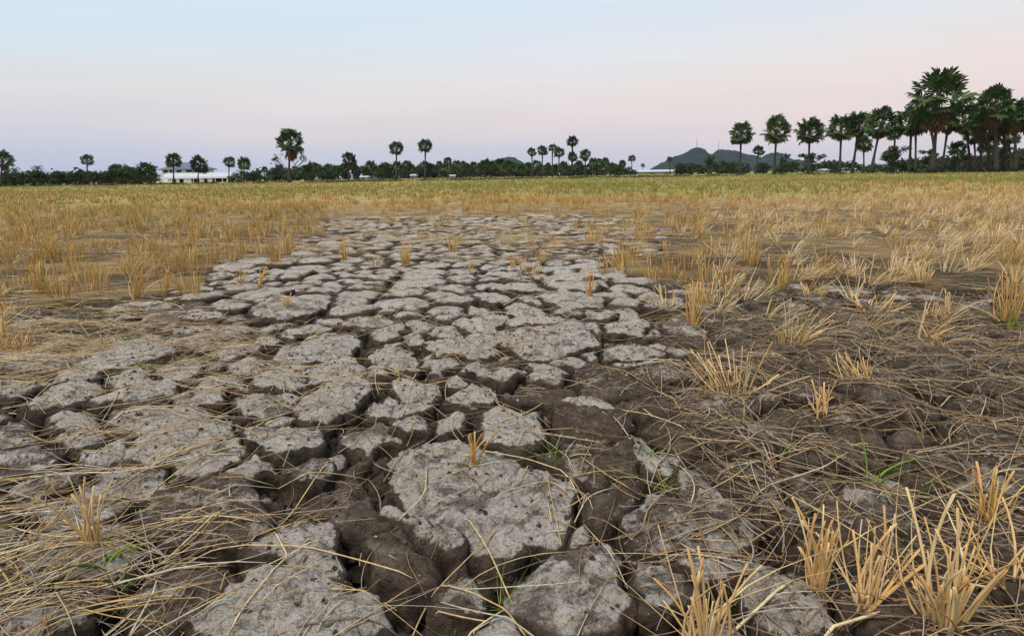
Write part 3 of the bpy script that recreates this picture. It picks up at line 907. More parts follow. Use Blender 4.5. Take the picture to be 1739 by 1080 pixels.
# ------------------------------------------------------------------ stubble field (nobody could count it)
def blades(base, az, lean, length, width, face, curl, c0, c1, taper):
    """two-segment blades, all arrays of N"""
    N = len(az)
    d = np.c_[np.sin(lean) * np.cos(az), np.sin(lean) * np.sin(az), np.cos(lean)]
    l2 = np.clip(lean + curl, 0, 1.9)
    d2 = np.c_[np.sin(l2) * np.cos(az), np.sin(l2) * np.sin(az), np.cos(l2)]
    w = np.c_[np.cos(face), np.sin(face), np.zeros(N)] * (width / 2)[:, None]
    p1 = base + d * (length * 0.55)[:, None]; p2 = p1 + d2 * (length * 0.45)[:, None]
    V = np.stack([base - w, base + w, p1 - w * 0.95, p1 + w * 0.95, p2 - w * taper[:, None], p2 + w * taper[:, None]], 1)
    V[:, :, 2] = np.maximum(V[:, :, 2], base[:, None, 2] - 0.005)
    o = np.arange(N)[:, None] * 6
    Fq = np.concatenate([o + np.array([[0, 1, 3, 2]]), o + np.array([[2, 3, 5, 4]])])
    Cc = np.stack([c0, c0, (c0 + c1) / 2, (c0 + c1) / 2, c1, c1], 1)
    return V.reshape(-1, 3), Fq, Cc.reshape(-1, 3)


GOLD = np.array([(0.56, 0.31, 0.085), (0.62, 0.40, 0.14), (0.46, 0.24, 0.07), (0.66, 0.48, 0.23), (0.46, 0.31, 0.09)])
GRN = np.array([(0.16, 0.21, 0.04), (0.25, 0.27, 0.06), (0.11, 0.165, 0.03), (0.36, 0.32, 0.09)])


def stubble_band(d0, d1, per_m2, nb, hgt, width, seedname, label):
    A = 0.84 * (d1 ** 2 - d0 ** 2)
    n = int(A * per_m2)
    y = np.sqrt(rng.uniform(d0 ** 2, d1 ** 2, n)); x = rng.uniform(-1, 1, n) * (0.84 * y + 0.5)
    # rows of the planted rice
    P = np.c_[x, y]
    px, py = proj(P)
    bare = bare_amount(P)
    dens = (1 - sstep(0.15, 0.75, bare)) * (0.26 + 0.74 * sstep(-0.30, 0.30, fbm(x, y, 0.9, 3, 61)))
    dens = dens * (1 - 0.85 * sstep(495, 590, py) * (1 - 0.45 * sstep(1150, 1300, px)))
    mid = sstep(345, 352, py) * sstep(385, 372, py) * sstep(520, 600, px) * sstep(1250, 1120, px)
    dens = dens * (1 - 0.72 * mid)
    dens = np.maximum(dens, 0.07 * (py < 480) * sstep(-0.1, 0.5, fbm(x, y, 0.9, 2, 66)))
    ok = rng.random(n) < dens
    P, px, py = P[ok], px[ok], py[ok]
    g = green_amount(P)
    m = len(P)
    size = rng.uniform(0.6, 1.15, m)
    rep = np.repeat(np.arange(m), nb)
    N = len(rep)
    flat = (sstep(1120, 1300, px) * 0.75 + 0.12 * sstep(500, 300, px)) * sstep(318, 345, py)
    az0 = rng.uniform(0, 6.283, m)
    flat_dir = rng.normal(0.3, 0.6, m)
    isflat = rng.random(m) < flat
    az = np.where(isflat[rep], flat_dir[rep] + rng.normal(0, 0.5, N), rng.uniform(0, 6.283, N))
    lean = np.where(isflat[rep], np.clip(rng.normal(1.0, 0.28, N), 0.1, 1.5), np.abs(rng.normal(0, 0.26, N)))
    spread = 0.02 + 0.05 * size[rep] * (1 + (width > 0.012) * 1.5)
    r = np.sqrt(rng.random(N)) * spread
    base = np.c_[P[rep, 0] + np.cos(az) * r, P[rep, 1] + np.sin(az) * r, np.full(N, -0.015)]
    dn = np.hypot(base[:, 0], base[:, 1]) < 6
    if dn.any():
        base[dn, 2] = [height(a, b) - 0.01 for a, b in base[dn, :2]]
    L = hgt * size[rep] * rng.uniform(0.55, 1.15, N) * np.where(isflat[rep], 1.25, 1)
    isg = rng.random(N) < g[rep]
    c1 = np.where(isg[:, None], GRN[rng.integers(len(GRN), size=N)], GOLD[rng.integers(len(GOLD), size=N)])
    pale = (isflat[rep] & (rng.random(N) < 0.55))[:, None]
    c1 = np.where(pale, np.array([0.56, 0.45, 0.28]), c1) * rng.uniform(0.75, 1.12, N)[:, None]
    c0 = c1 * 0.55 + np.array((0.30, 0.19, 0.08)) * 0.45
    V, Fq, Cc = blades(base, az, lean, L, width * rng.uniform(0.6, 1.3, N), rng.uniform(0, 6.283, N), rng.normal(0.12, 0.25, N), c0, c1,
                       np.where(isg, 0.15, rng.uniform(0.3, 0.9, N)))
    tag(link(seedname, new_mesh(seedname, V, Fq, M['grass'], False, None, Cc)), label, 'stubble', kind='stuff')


stubble_band(2.6, 8, 16, 30, 0.18, 0.0055, 'near_stubble', 'thin golden rice stubble at the edges of the cracked ground')
stubble_band(8, 20, 15, 22, 0.19, 0.008, 'golden_stubble', 'dense golden rice stubble across the middle of the field')
stubble_band(20, 55, 3.6, 12, 0.20, 0.022, 'mixed_stubble', 'yellow and green stubble in the far half of the field')
stubble_band(55, 135, 1.0, 7, 0.13, 0.06, 'green_field_grass', 'green grass along the far edge of the field')


# ------------------------------------------------------------------ single stubble clumps one can pick out
def stalk_mesh(name, mat, bend, leaf=False, n=5, L=1.0, r=1.0, node=True):
    """unit stalk: 1 long, radius 1 (scaled per stalk)"""
    mb = MB()
    K = 7
    pts, rad = [], []
    for i in range(K):
        t = i / (K - 1)
        pts.append((bend * t * t, 0.25 * bend * t * (1 - t), t))
        rad.append(1.0 - 0.25 * t)
    for i, p in enumerate(pts):
        for k in range(n):
            th = 2 * math.pi * k / n
            rr = rad[i] * (0.35 if leaf and k % 2 else 1.0) * (1.0 if not leaf else (1 - (i / (K - 1)) ** 2) + 0.06)
            mb.v.append((p[0] * 1.0, p[1], p[2]))
            mb.v[-1] = (p[0] + math.cos(th) * rr * UNIT, p[1] + math.sin(th) * rr * UNIT * (0.25 if leaf else 1), p[2])
    for i in range(K - 1):
        for k in range(n):
            q = i * n
            mb.f.append((q + k, q + (k + 1) % n, q + n + (k + 1) % n, q + n + k))
    mb.f.append(tuple((K - 1) * n + k for k in range(n)))
    return mb.mesh(name, mat, True)


UNIT = 0.022   # radius relative to length
STK = {
    'o': [stalk_mesh('stalk', M['stalk'], b) for b in (0.0, 0.12, -0.12, 0.3)],
    'p': [stalk_mesh('stalk', M['palestalk'], b) for b in (0.05, 0.18, -0.15, 0.4)],
    'g': [stalk_mesh('blade', M['green'], b, True) for b in (0.3, 0.9, -0.7)],
    'l': [stalk_mesh('leaf', M['palestalk'], b, True) for b in (1.3, -1.1, 2.2, 0.7)],
}


def clump(px, py, hpx, wpx, n, style, label, lean=(0, 0.22), lean_az=None, green=0, leaves=0, thick=1.0, group='rice stubble clumps on the cracked ground', name='stubble_clump', cat='stubble', blade_name='stalk'):
    g = ground_pt(px, py)
    z = height(g[0], g[1]) if np.hypot(*g) < 6 else -0.012
    d = np.hypot(g[0], g[1])
    ppm = F / (g[1] * math.cos(PITCH) + (CAM_H) * math.sin(PITCH))
    H, W = hpx / ppm, wpx / ppm
    root = link(name, None, None, (g[0], g[1], z))
    root.empty_display_size = 0.05
    tag(root, label, cat, group)
    n = int(n * 1.25); leaves = int(leaves * 1.2) + n // 14
    kinds = [style] * n + ['g'] * green + ['l'] * leaves
    for i, k in enumerate(kinds):
        me = random.choice(STK[k])
        a = random.uniform(0, 6.283); rr = math.sqrt(random.random()) * W * 0.20
        le = abs(random.gauss(lean[0], lean[1]))
        aa = a if lean_az is None or random.random() < 0.25 else lean_az + random.gauss(0, 0.35)
        L = H * (random.uniform(0.35, 1.1) if random.random() < 0.8 else random.uniform(0.85, 1.15))
        if k == 'l': L *= 1.1; le += 0.3
        if k == 'g': L *= random.uniform(0.7, 1.1)
        rad = thick * (random.uniform(0.0012, 0.0028) if k in 'op' else random.uniform(0.0022, 0.0042)) * (1 + 0.12 * max(0, d - 1.5))
        o = link({'o': 'stalk', 'p': 'stalk', 'g': 'blade', 'l': 'dry_leaf'}[k], me, root)
        o.location = (math.cos(a) * rr, math.sin(a) * rr, -0.012)
        dirv = Vector((math.sin(le) * math.cos(aa), math.sin(le) * math.sin(aa), math.cos(le)))
        q = dirv.to_track_quat('Z', 'Y') @ Euler((0, 0, random.uniform(0, 6.28))).to_quaternion()
        o.rotation_euler = q.to_euler()
        s = rad / UNIT
        o.scale = (s * 1.15, s * (0.55 if k in 'op' else 1.0), L)
    return root


clump(805, 786, 66, 40, 13, 'o', 'short orange stubble clump with green blades on the largest pale mud plate', (0.05, 0.12), green=4, thick=1.1)
clump(160, 922, 128, 60, 14, 'p', 'upright sheaf of pale cut straw standing at lower left', (0.03, 0.08), thick=1.35)
clump(1192, 1095, 190, 150, 20, 'p', 'loose stubble clump with long thin stems at the bottom edge', (0.1, 0.2), green=2, leaves=5, thick=1.2)
clump(1385, 985, 145, 75, 18, 'p', 'pale thick stubble clump nearest the bottom right, leftmost of that group', (0.08, 0.14), leaves=4, thick=1.45)
clump(1470, 1015, 165, 90, 20, 'p', 'stubble clump leaning right beside the thick pale one', (0.42, 0.2), 0.5, leaves=5, thick=1.4)
clump(1600, 1050, 215, 130, 24, 'p', 'tallest stubble clump in the bottom right corner', (0.15, 0.25), leaves=8, thick=1.4)
clump(1678, 872, 95, 70, 16, 'o', 'small bent tuft of stubble at the right edge above the corner clump', (0.35, 0.22), 0.7, leaves=3, thick=1.3)
clump(1720, 985, 150, 120, 16, 'p', 'flattened straw tuft cut off by the right edge near the bottom', (0.9, 0.3), leaves=8, thick=1.3)
clump(1250, 655, 105, 130, 34, 'p', 'wide fanned straw clump beside the dark plates right of centre', (0.62, 0.28), leaves=8, thick=1.15)
clump(1178, 548, 74, 44, 24, 'o', 'dense upright orange and green clump right of the cracked ground', (0.05, 0.10), green=5)
clump(1215, 512, 60, 110, 28, 'p', 'pale splayed clump right behind the upright orange one', (0.6, 0.28), leaves=6)
clump(1130, 520, 44, 80, 18, 'p', 'low splayed clump just left of the upright orange one', (0.75, 0.25), leaves=4)
clump(1000, 506, 46, 26, 16, 'o', 'narrow rust orange clump standing alone on the pale ground', (0.03, 0.08))
clump(1398, 688, 66, 48, 14, 'p', 'small pale fan of stalks below the flattened straw', (0.35, 0.2), 1.2, leaves=2, thick=1.1)
clump(1470, 635, 78, 110, 26, 'p', 'flattened fan of straw spreading left of the right edge', (0.85, 0.25), 2.2, leaves=8)
clump(1712, 540, 108, 56, 30, 'o', 'tall upright golden clump at the right edge with green at its foot', (0.06, 0.12), green=5, leaves=3)
clump(1480, 522, 46, 110, 24, 'p', 'bleached flattened tuft in the right middle ground', (0.95, 0.25), leaves=6)
clump(1600, 532, 66, 60, 16, 'p', 'pale thin upright tuft left of the tall golden one', (0.2, 0.25), leaves=3)
clump(1608, 575, 50, 110, 18, 'p', 'straw bundle lying below the pale thin tuft', (1.1, 0.2), 3.2, leaves=6)
clump(687, 448, 46, 30, 18, 'o', 'golden clump with green tips left of the middle of the cracked ground', (0.05, 0.1), green=3)
clump(770, 426, 36, 36, 20, 'o', 'wide golden clump near the far end of the cracked ground', (0.15, 0.15), green=2)
clump(585, 440, 38, 18, 12, 'o', 'thin upright clump near the far left of the cracked ground', (0.04, 0.08))
clump(799, 458, 26, 14, 10, 'o', 'smaller left one of two short orange clumps in mid cracked ground', (0.05, 0.1))
clump(870, 452, 25, 22, 14, 'o', 'stockier right one of two short orange clumps in mid cracked ground', (0.08, 0.1))
clump(487, 522, 24, 22, 14, 'o', 'short orange tuft on the broad brown plate at left', (0.2, 0.15))
clump(437, 486, 36, 30, 12, 'o', 'tilted clump at the left border of the cracked ground', (0.45, 0.15), 0.6)
clump(410, 482, 32, 24, 12, 'o', 'upright partner left of the tilted clump', (0.1, 0.12))
clump(28, 588, 60, 60, 22, 'o', 'drooping golden clump at the left edge', (0.35, 0.25), green=2, leaves=5)
clump(68, 498, 60, 40, 22, 'o', 'tall ragged clump in the left straw', (0.12, 0.15), green=3, leaves=3)
clump(236, 500, 72, 44, 24, 'o', 'tall orange clump left of the cracked ground', (0.12, 0.15), leaves=4)
clump(280, 488, 42, 34, 18, 'o', 'stocky clump right beside the tall orange one at left', (0.15, 0.15))
clump(96, 442, 46, 44, 24, 'o', 'bushy yellow green clump far left', (0.1, 0.15), green=6)
clump(490, 426, 36, 20, 12, 'o', 'upright orange clump where stubble meets the cracked ground at left', (0.05, 0.1))
clump(1195, 470, 50, 36, 20, 'o', 'brown upright clump behind the splayed pale ones', (0.08, 0.12), green=3)
clump(1278, 446, 46, 46, 20, 'o', 'broad thin clump in the right middle distance', (0.12, 0.14), green=3)
clump(1330, 474, 48, 26, 14, 'o', 'slanted thin clump with green base right of the cracked ground', (0.25, 0.12), 0.6, green=4)
clump(1133, 434, 30, 26, 14, 'o', 'small clump at the far right corner of the cracked ground', (0.08, 0.1))
clump(942, 413, 24, 14, 8, 'o', 'tiny thin clump at the far end of the cracked ground', (0.05, 0.1))
clump(1010, 412, 36, 60, 26, 'o', 'wide far clump right of the tiny thin one', (0.25, 0.2))
clump(1088, 408, 42, 48, 24, 'o', 'tall bushy clump at the far right of the cracked ground', (0.15, 0.15))
clump(712, 406, 18, 16, 8, 'o', 'smallest far clump left of the wide golden one', (0.1, 0.1))

# ------------------------------------------------------------------ green weeds
WG = 'green weeds sprouting from the cracks'


def weed(px, py, h, w, n, label, lean=(0.2, 0.35), az=None, thick=1.15):
    n = int(n * 1.3) + 1; h *= 1.2
    clump(px, py, h, w, 0, 'g', label, lean, az, green=n, thick=thick, group=WG, name='green_weed', cat='weed')


weed(940, 768, 42, 44, 12, 'bright green sprout in the crack right of the largest plate', (0.3, 0.4))
weed(1126, 802, 44, 34, 12, 'leafy green sprout among dark plates right of centre')
weed(1220, 718, 36, 14, 4, 'slim green shoot below the fanned straw clump', (0.15, 0.15))
weed(1336, 748, 34, 36, 10, 'low spreading green sprout in the right straw')
weed(1474, 756, 34, 10, 4, 'single upright green shoot in the right straw', (0.05, 0.1))
weed(1646, 738, 42, 14, 5, 'green shoot near the right edge', (0.1, 0.15))
weed(1475, 815, 110, 40, 4, 'long green grass blade leaning right above the corner stubble', (0.42, 0.08), 0.45, 1.1)
weed(246, 622, 30, 14, 6, 'pale green seedling on the left pale plates', (0.15, 0.25))
weed(375, 562, 26, 6, 2, 'single dark green blade at left on pale mud', (0.02, 0.05))
weed(140, 548, 26, 26, 14, 'dark green tuft in the left straw', (0.5, 0.3))
weed(196, 985, 90, 40, 7, 'green grass tuft at lower left beside the pale sheaf', (0.12, 0.2))
weed(966, 642, 28, 12, 6, 'tiny green sprout between the dark plates')
weed(1056, 576, 13, 12, 6, 'tiny green tuft on a plate near the big gaps', (0.5, 0.3))
weed(746, 567, 20, 6, 2, 'one thin green blade on a small round plate', (0.05, 0.05))
weed(1724, 548, 40, 40, 12, 'green weeds at the foot of the tall right clump', (0.5, 0.3))
weed(1330, 495, 26, 40, 16, 'dark green weed patch behind the right straw', (0.6, 0.3))
weed(860, 1000, 26, 30, 9, 'low green sprout in the crack below the largest plate', (0.5, 0.3))
weed(1105, 760, 30, 24, 8, 'green sprout between the dark plates left of the leafy one', (0.4, 0.3))
weed(170, 960, 60, 40, 8, 'green blades in the straw left of the lower left tuft', (0.35, 0.3))
weed(1370, 860, 40, 26, 7, 'green sprout just above the leftmost corner stubble', (0.3, 0.3))
weed(1560, 820, 46, 30, 7, 'green shoots in the straw right of the long green blade', (0.3, 0.25))
weed(210, 575, 22, 30, 9, 'faint green tuft at the left border of the pale plates', (0.5, 0.3))
weed(655, 490, 12, 40, 14, 'low green moss like patch in the middle of the cracked ground', (0.8, 0.3))
weed(1265, 530, 24, 30, 10, 'green weed right of the upright orange clump', (0.5, 0.3))
weed(770, 1045, 40, 16, 5, 'green seedling at the bottom among straw', (0.2, 0.2))

# ------------------------------------------------------------------ single long straws
STR = [
    ([(302, 939), (364, 920), (430, 924), (495, 927), (560, 938), (622, 950), (700, 967)], 'long pale straw bridging the cracks at lower left'),
    ([(460, 890), (476, 922), (490, 955), (458, 990), (425, 1028), (385, 1080)], 'sharply bent straw at the bottom left of centre'),
    ([(563, 998), (600, 997), (672, 999)], 'short bright yellow straw lying flat near the bottom'),
    ([(845, 888), (800, 925), (760, 958), (735, 980), (710, 1020), (690, 1060)], 'curved brown straw crossing the crack below the largest plate'),
    ([(790, 870), (815, 900), (835, 930), (870, 1000)], 'straight thin straw across the front edge of the largest plate'),
    ([(748, 983), (800, 998), (860, 1030), (895, 1080)], 'arched straw at the bottom centre'),
    ([(577, 755), (540, 795), (500, 840), (480, 858), (462, 868)], 'diagonal straw leaning over the crack left of the dark plate'),
    ([(823, 760), (893, 772), (952, 791), (970, 807), (986, 825)], 'thin straw running along the upper right of the largest plate'),
    ([(897, 778), (894, 795), (880, 812), (860, 826)], 'curled straw over the notch of the largest plate'),
    ([(1098, 649), (1122, 656), (1143, 663), (1152, 675), (1163, 690)], 'kinked straw on the dark plates right of centre'),
    ([(1051, 694), (1076, 699), (1102, 706), (1132, 719), (1163, 734)], 'straight straw over the dark brown plate right of centre'),
    ([(1232, 1072), (1290, 1028), (1345, 985)], 'thick cut stalk lying below the right stubble'),
    ([(1390, 1070), (1440, 1052), (1495, 1030)], 'thick pale stalk lying at the bottom right'),
    ([(252, 821), (301, 791), (354, 766), (390, 756), (425, 750)], 'golden straw arching in front of the big left plate'),
    ([(1255, 838), (1300, 815), (1350, 803), (1400, 790), (1440, 768)], 'long grey straw on the right dark ground'),
    ([(445, 742), (410, 722), (380, 690)], 'straw leaning on the big left plate'),
]
for k, (pp, lab) in enumerate(STR):
    P = np.array([ground_pt(*p) for p in pp])
    t = np.linspace(0, len(P) - 1, 3 * len(P))
    P = np.c_[np.interp(t, range(len(P)), P[:, 0]), np.interp(t, range(len(P)), P[:, 1])]
    s = np.r_[0, np.cumsum(np.hypot(*np.diff(P, axis=0).T))]
    h = np.array([height(*p) for p in P]); h = np.maximum(h, h.max() - 0.05)
    z = upper_hull(s, h) + 0.004
    c = P.mean(0)
    V, Fq, Cc = strands([np.c_[P - c, z]], [0.0042 if 'thick' in lab else 0.0022], [STRAW[[1, 2, 5, 0, 1, 0, 1, 2, 0, 1, 2, 2, 2, 5, 6, 1][k]] * 1.05])
    tag(link('straw_stalk', new_mesh('straw_stalk', V, Fq, M['straw'], True, None, Cc), None, (c[0], c[1], 0)), lab, 'straw', 'single long straws on the cracked ground')


# ------------------------------------------------------------------ palms
def fan_geo(rs, seg=15, R_=0.44, pet=0.52, dead=False):
    """one palmate leaf along +X: petiole then fan of folded segments"""
    V, T = [], []

    def tri(a, b, c):
        n = len(V); V.extend([a, b, c]); T.append((n, n + 1, n + 2))
    w = 0.016
    droop = -0.10 if not dead else -0.02
    tri((0, -w, 0), (0, w, 0), (pet, 0, droop)); tri((0, 0, w), (0, 0, -w), (pet, 0, droop))
    sp = R(125) if not dead else R(55)
    for i in range(seg):
        a = -sp + 2 * sp * i / (seg - 1) + rs.uniform(-.04, .04)
        r = R_ * rs.uniform(0.82, 1.08) * (1 - 0.22 * abs(a) / sp)
        h = 2 * sp / seg * 0.54
        m = r * 0.75
        z1 = droop + rs.uniform(-.03, .03) - 0.05 * (1 - math.cos(a))
        ti = (pet + r * math.cos(a), r * math.sin(a), z1 - 0.09 * rs.uniform(0.2, 1.4))
        l = (pet + m * math.cos(a - h), m * math.sin(a - h), z1 - 0.02)
        q = (pet + m * math.cos(a + h), m * math.sin(a + h), z1 - 0.02)
        cc_ = (pet, 0, droop)
        md = (pet + m * math.cos(a), m * math.sin(a), z1 + 0.012)
        tri(cc_, l, md); tri(cc_, md, q); tri(l, ti, md); tri(md, ti, q)
    return np.array(V), np.array(T)


def leaf_frames(rs, n, up, lo):
    out = []
    for i in range(n):
        el = up + (lo - up) * ((i + 0.5) / n) ** 0.9 + rs.uniform(-.12, .12)
        az = i * 2.39996 + rs.uniform(-.3, .3)
        d = Vector((math.cos(el) * math.cos(az), math.cos(el) * math.sin(az), math.sin(el)))
        q = d.to_track_quat('X', 'Z') @ Euler((rs.uniform(-1.0, 1.0), 0, 0)).to_quaternion()
        out.append((q, rs.uniform(0.8, 1.08)))
    return out


rs = random.Random(3)
FANS = [fan_geo(rs) for _ in range(4)]
DEADF = [fan_geo(rs, 8, 0.30, 0.30, True) for _ in range(3)]
FAN_ME = [new_mesh('fan_leaf', v, t, M['fan'], False) for v, t in FANS]


def join_fans(name, fans, frames, mat):
    V, T, o = [], [], 0
    for q, s in frames:
        v, t = fans[rs.randrange(len(fans))]
        m = np.array(q.to_matrix())
        V.append((v * s) @ m.T); T.append(t + o); o += len(v)
    return new_mesh(name, np.concatenate(V), np.concatenate(T), mat, False)


CROWNS = [join_fans('crown', FANS, leaf_frames(rs, n, R(85), R(lo)), M['fan']) for n, lo in ((34, -42), (29, -30), (38, -52), (26, -24))]
SKIRTS = [join_fans('dead_fronds', DEADF, leaf_frames(rs, 26, R(-48), R(-82)), M['dead']) for _ in range(3)]
boss = MB()
boss.tube([(0, 0, -0.22), (0, 0, -0.05), (0, 0, 0.08), (0, 0, 0.16)], [0.05, 0.085, 0.07, 0.02], 8)
BOSS = boss.mesh('crown', M['dead'], True)


def palm(xb, xt, top, w, D, label, group=None, skirt=1.0, leaves=False, hang=0.0, var=None):
    base = at(xb, 300, D); base[2] = -0.02
    tp = at(xt, top, D)
    Rc = w / 2 / F * D * (1.14 if xb > 1400 else 1.05) / 0.95
    zc = tp[2] - Rc * 0.92
    root = link('palm_tree', None, None, tuple(base))
    tag(root, label, 'palm tree', group)
    dx = tp[0] - base[0]
    mb = MB()
    K = 9
    rad = max(0.13, min(0.30, 0.017 * tp[2] + 0.05))
    pts, rr = [], []
    for i in range(K):
        t = i / (K - 1)
        pts.append((dx * (t ** 1.35), 0, t * zc))
        rr.append(rad * (1.45 - 0.55 * min(1, t * 3) + 0.12 * math.sin(t * 9)))
    mb.tube(pts, rr, 8)
    mb.build('trunk', M['bark'], root, True)
    v = rs.randrange(len(CROWNS)) if var is None else var
    if leaves:
        cr = link('crown', BOSS, root, (dx, 0, zc), None, (Rc,) * 3)
        for q, s in leaf_frames(rs, 36, R(86), R(-46 - 8 * hang)):
            o = link('fan_leaf', FAN_ME[rs.randrange(4)], cr)
            o.rotation_euler = q.to_euler(); o.scale = (s, s, s)
    else:
        link('crown', CROWNS[v], root, (dx, 0, zc), (0, 0, rs.uniform(0, 6.28)), (Rc,) * 3)
    if skirt:
        link('dead_fronds', SKIRTS[rs.randrange(3)], root, (dx * 0.99, 0, zc + 0.05 * Rc), (0, 0, rs.uniform(0, 6.28)), (Rc * 1.2, Rc * 1.2, Rc * 1.45 * skirt))
    return root


RG = 'palms standing in the row at right'
palm(1256, 1260, 204, 44, 150, 'leftmost tall fan palm of the row at right, upright with brown skirt', RG, 0.9, True)
palm(1283, 1289, 246, 22, 165, 'short young palm between the first two tall palms at right', RG, 0.5)
palm(1314, 1321, 194, 53, 140, 'second tall fan palm of the row at right, widest of the first three', RG, 0.9, True)
palm(1372, 1377, 196, 51, 140, 'third tall fan palm of the row at right, with a bush at its foot', RG, 0.9, True)
palm(1425, 1431, 190, 46, 130, 'fourth tall palm at right, leaning slightly right, left of a close pair', RG, 1, True)
palm(1447, 1462, 184, 46, 130, 'palm leaning right in the middle of the close trio at right', RG, 1, True)
palm(1479, 1500, 178, 54, 125, 'strongly right leaning palm just left of the round bushy tree', RG, 1, True)
palm(1466, 1468, 229, 29, 140, 'small palm below the close trio at right', RG, 0.6)
palm(1543, 1551, 176, 52, 120, 'tall palm just left of the highest palm', RG, 1, True)
palm(1553, 1557, 196, 34, 128, 'thin palm partly hidden behind the one left of the highest palm', RG, 0.6)
palm(1582, 1601, 107, 97, 105, 'highest and largest fan palm of all, at the right', RG, 1.25, True)
palm(1598, 1613, 192, 34, 118, 'low crowned palm right under the highest palm', RG, 1)
palm(1588, 1577, 160, 40, 115, 'palm whose crown hides behind the left side of the highest palm', RG, 0.8)
palm(1646, 1641, 172, 50, 112, 'palm between the highest palm and the far right cluster', RG, 1.1, True)
palm(1664, 1668, 176, 46, 108, 'left palm of the dense far right cluster with hanging brown fronds', RG, 1.2, True)
palm(1690, 1693, 140, 66, 102, 'broad palm topping the dense cluster at the far right', RG, 1.2, True)
palm(1706, 1706, 168, 54, 108, 'palm in the heart of the far right cluster', RG, 1.2, True)
palm(1722, 1727, 162, 54, 104, 'palm at the right edge with brown skirt', RG, 1.2, True)
palm(1752, 1752, 165, 56, 106, 'palm cut off by the right edge of the picture', RG, 1.1)
palm(1680, 1682, 222, 36, 118, 'short green palm under the far right cluster', RG, 0.6)
palm(1678, 1676, 196, 44, 114, 'palm with low crown behind the far right cluster', RG, 1.1)
palm(1716, 1714, 205, 40, 116, 'lower crown between the last palms at the right edge', RG, 1.0)
palm(1655, 1656, 205, 38, 122, 'lower palm behind the left side of the far right cluster', RG, 1.0)
palm(1517, 1521, 214, 24, 150, 'small palm behind the round bushy tree at right', RG, 0.6)
palm(1625, 1628, 236, 32, 130, 'short palm behind the gap right of the highest palm', RG, 0.3)

palm(490, 491, 214, 49, 120, 'tallest palm left of centre with a long brown skirt, bare branches beside it', 'palms across the far field edge', 1.5, True)
LG = 'palms across the far field edge'
palm(-2, 2, 254, 34, 120, 'palm cut off by the left edge of the picture', LG, 1.2)
palm(147, 146, 260, 25, 190, 'round headed palm standing alone above the left hedge', LG, 0)
palm(294, 293, 258, 30, 150, 'palm in front of the left end of the house', LG, 0.6)
palm(335, 336, 263, 34, 150, 'spreading palm in front of the right end of the house roof', LG, 0.8)
palm(388, 388, 264, 23, 170, 'left one of two close palms right of the long white shed', LG, 0.8)
palm(413, 413, 265, 26, 170, 'right one of two close palms right of the long white shed', LG, 0.8)
palm(592, 592, 257, 27, 190, 'palm with brown skirt between the tallest left palm and the centre pair', LG, 1.3)
palm(673, 673, 238, 28, 190, 'left one of the two tall palms left of centre', LG, 0.8)
palm(722, 722, 234, 28, 200, 'right one of the two tall palms left of centre, slim trunk', LG, 0.7)
palm(904, 903, 250, 18, 230, 'leftmost palm of the clustered group at centre', LG, 0.8)
palm(921, 921, 246, 20, 230, 'second palm of the clustered group at centre', LG, 0.8)
palm(938, 938, 243, 17, 235, 'third palm of the clustered group at centre', LG, 0.6)
palm(948, 950, 248, 22, 225, 'fourth and widest palm of the clustered group at centre', LG, 0.8)
palm(972, 972, 229, 22, 230, 'tallest palm of the clustered group at centre', LG, 0.9)
palm(970, 972, 257, 19, 225, 'lower crown right under the tallest centre palm', LG, 0.8)
palm(994, 994, 252, 21, 225, 'last palm of the clustered group at centre, brown skirt', LG, 1.2)
palm(1073, 1073, 262, 15, 260, 'slim palm left of the low white barn', LG, 0.6)
palm(1092, 1092, 277, 9, 320, 'tiny palm just left of the barn roof', LG, 0)
palm(1138, 1137, 265, 12, 260, 'dark palm in front of the left hill slope', LG, 0.7)
SMG = 'small palms of the far row'
ORD = ['first', 'second', 'third', 'fourth', 'fifth', 'sixth', 'seventh', 'eighth', 'ninth', 'tenth', 'eleventh', 'twelfth']
SPAN = [(0, 300, 'between the left hedge and the house'), (300, 490, 'between the white shed and the tallest left palm'), (490, 592, 'between the tallest left palm and the skirted palm'),
        (592, 673, 'between the skirted palm and the two tall palms'), (673, 722.5, 'between the two tall palms left of centre'),
        (903, 972, 'under the clustered palms at centre'), (972, 1100, 'between the centre cluster and the low barn')]
span_n = {}


def small_label(x):
    for a, b, t in SPAN:
        if a <= x < b:
            k = span_n[t] = span_n.get(t, 0) + 1
            return ORD[k - 1] + ' small palm from the left ' + t
    return 'small palm in the dense row between the slim tall palm and the centre cluster'


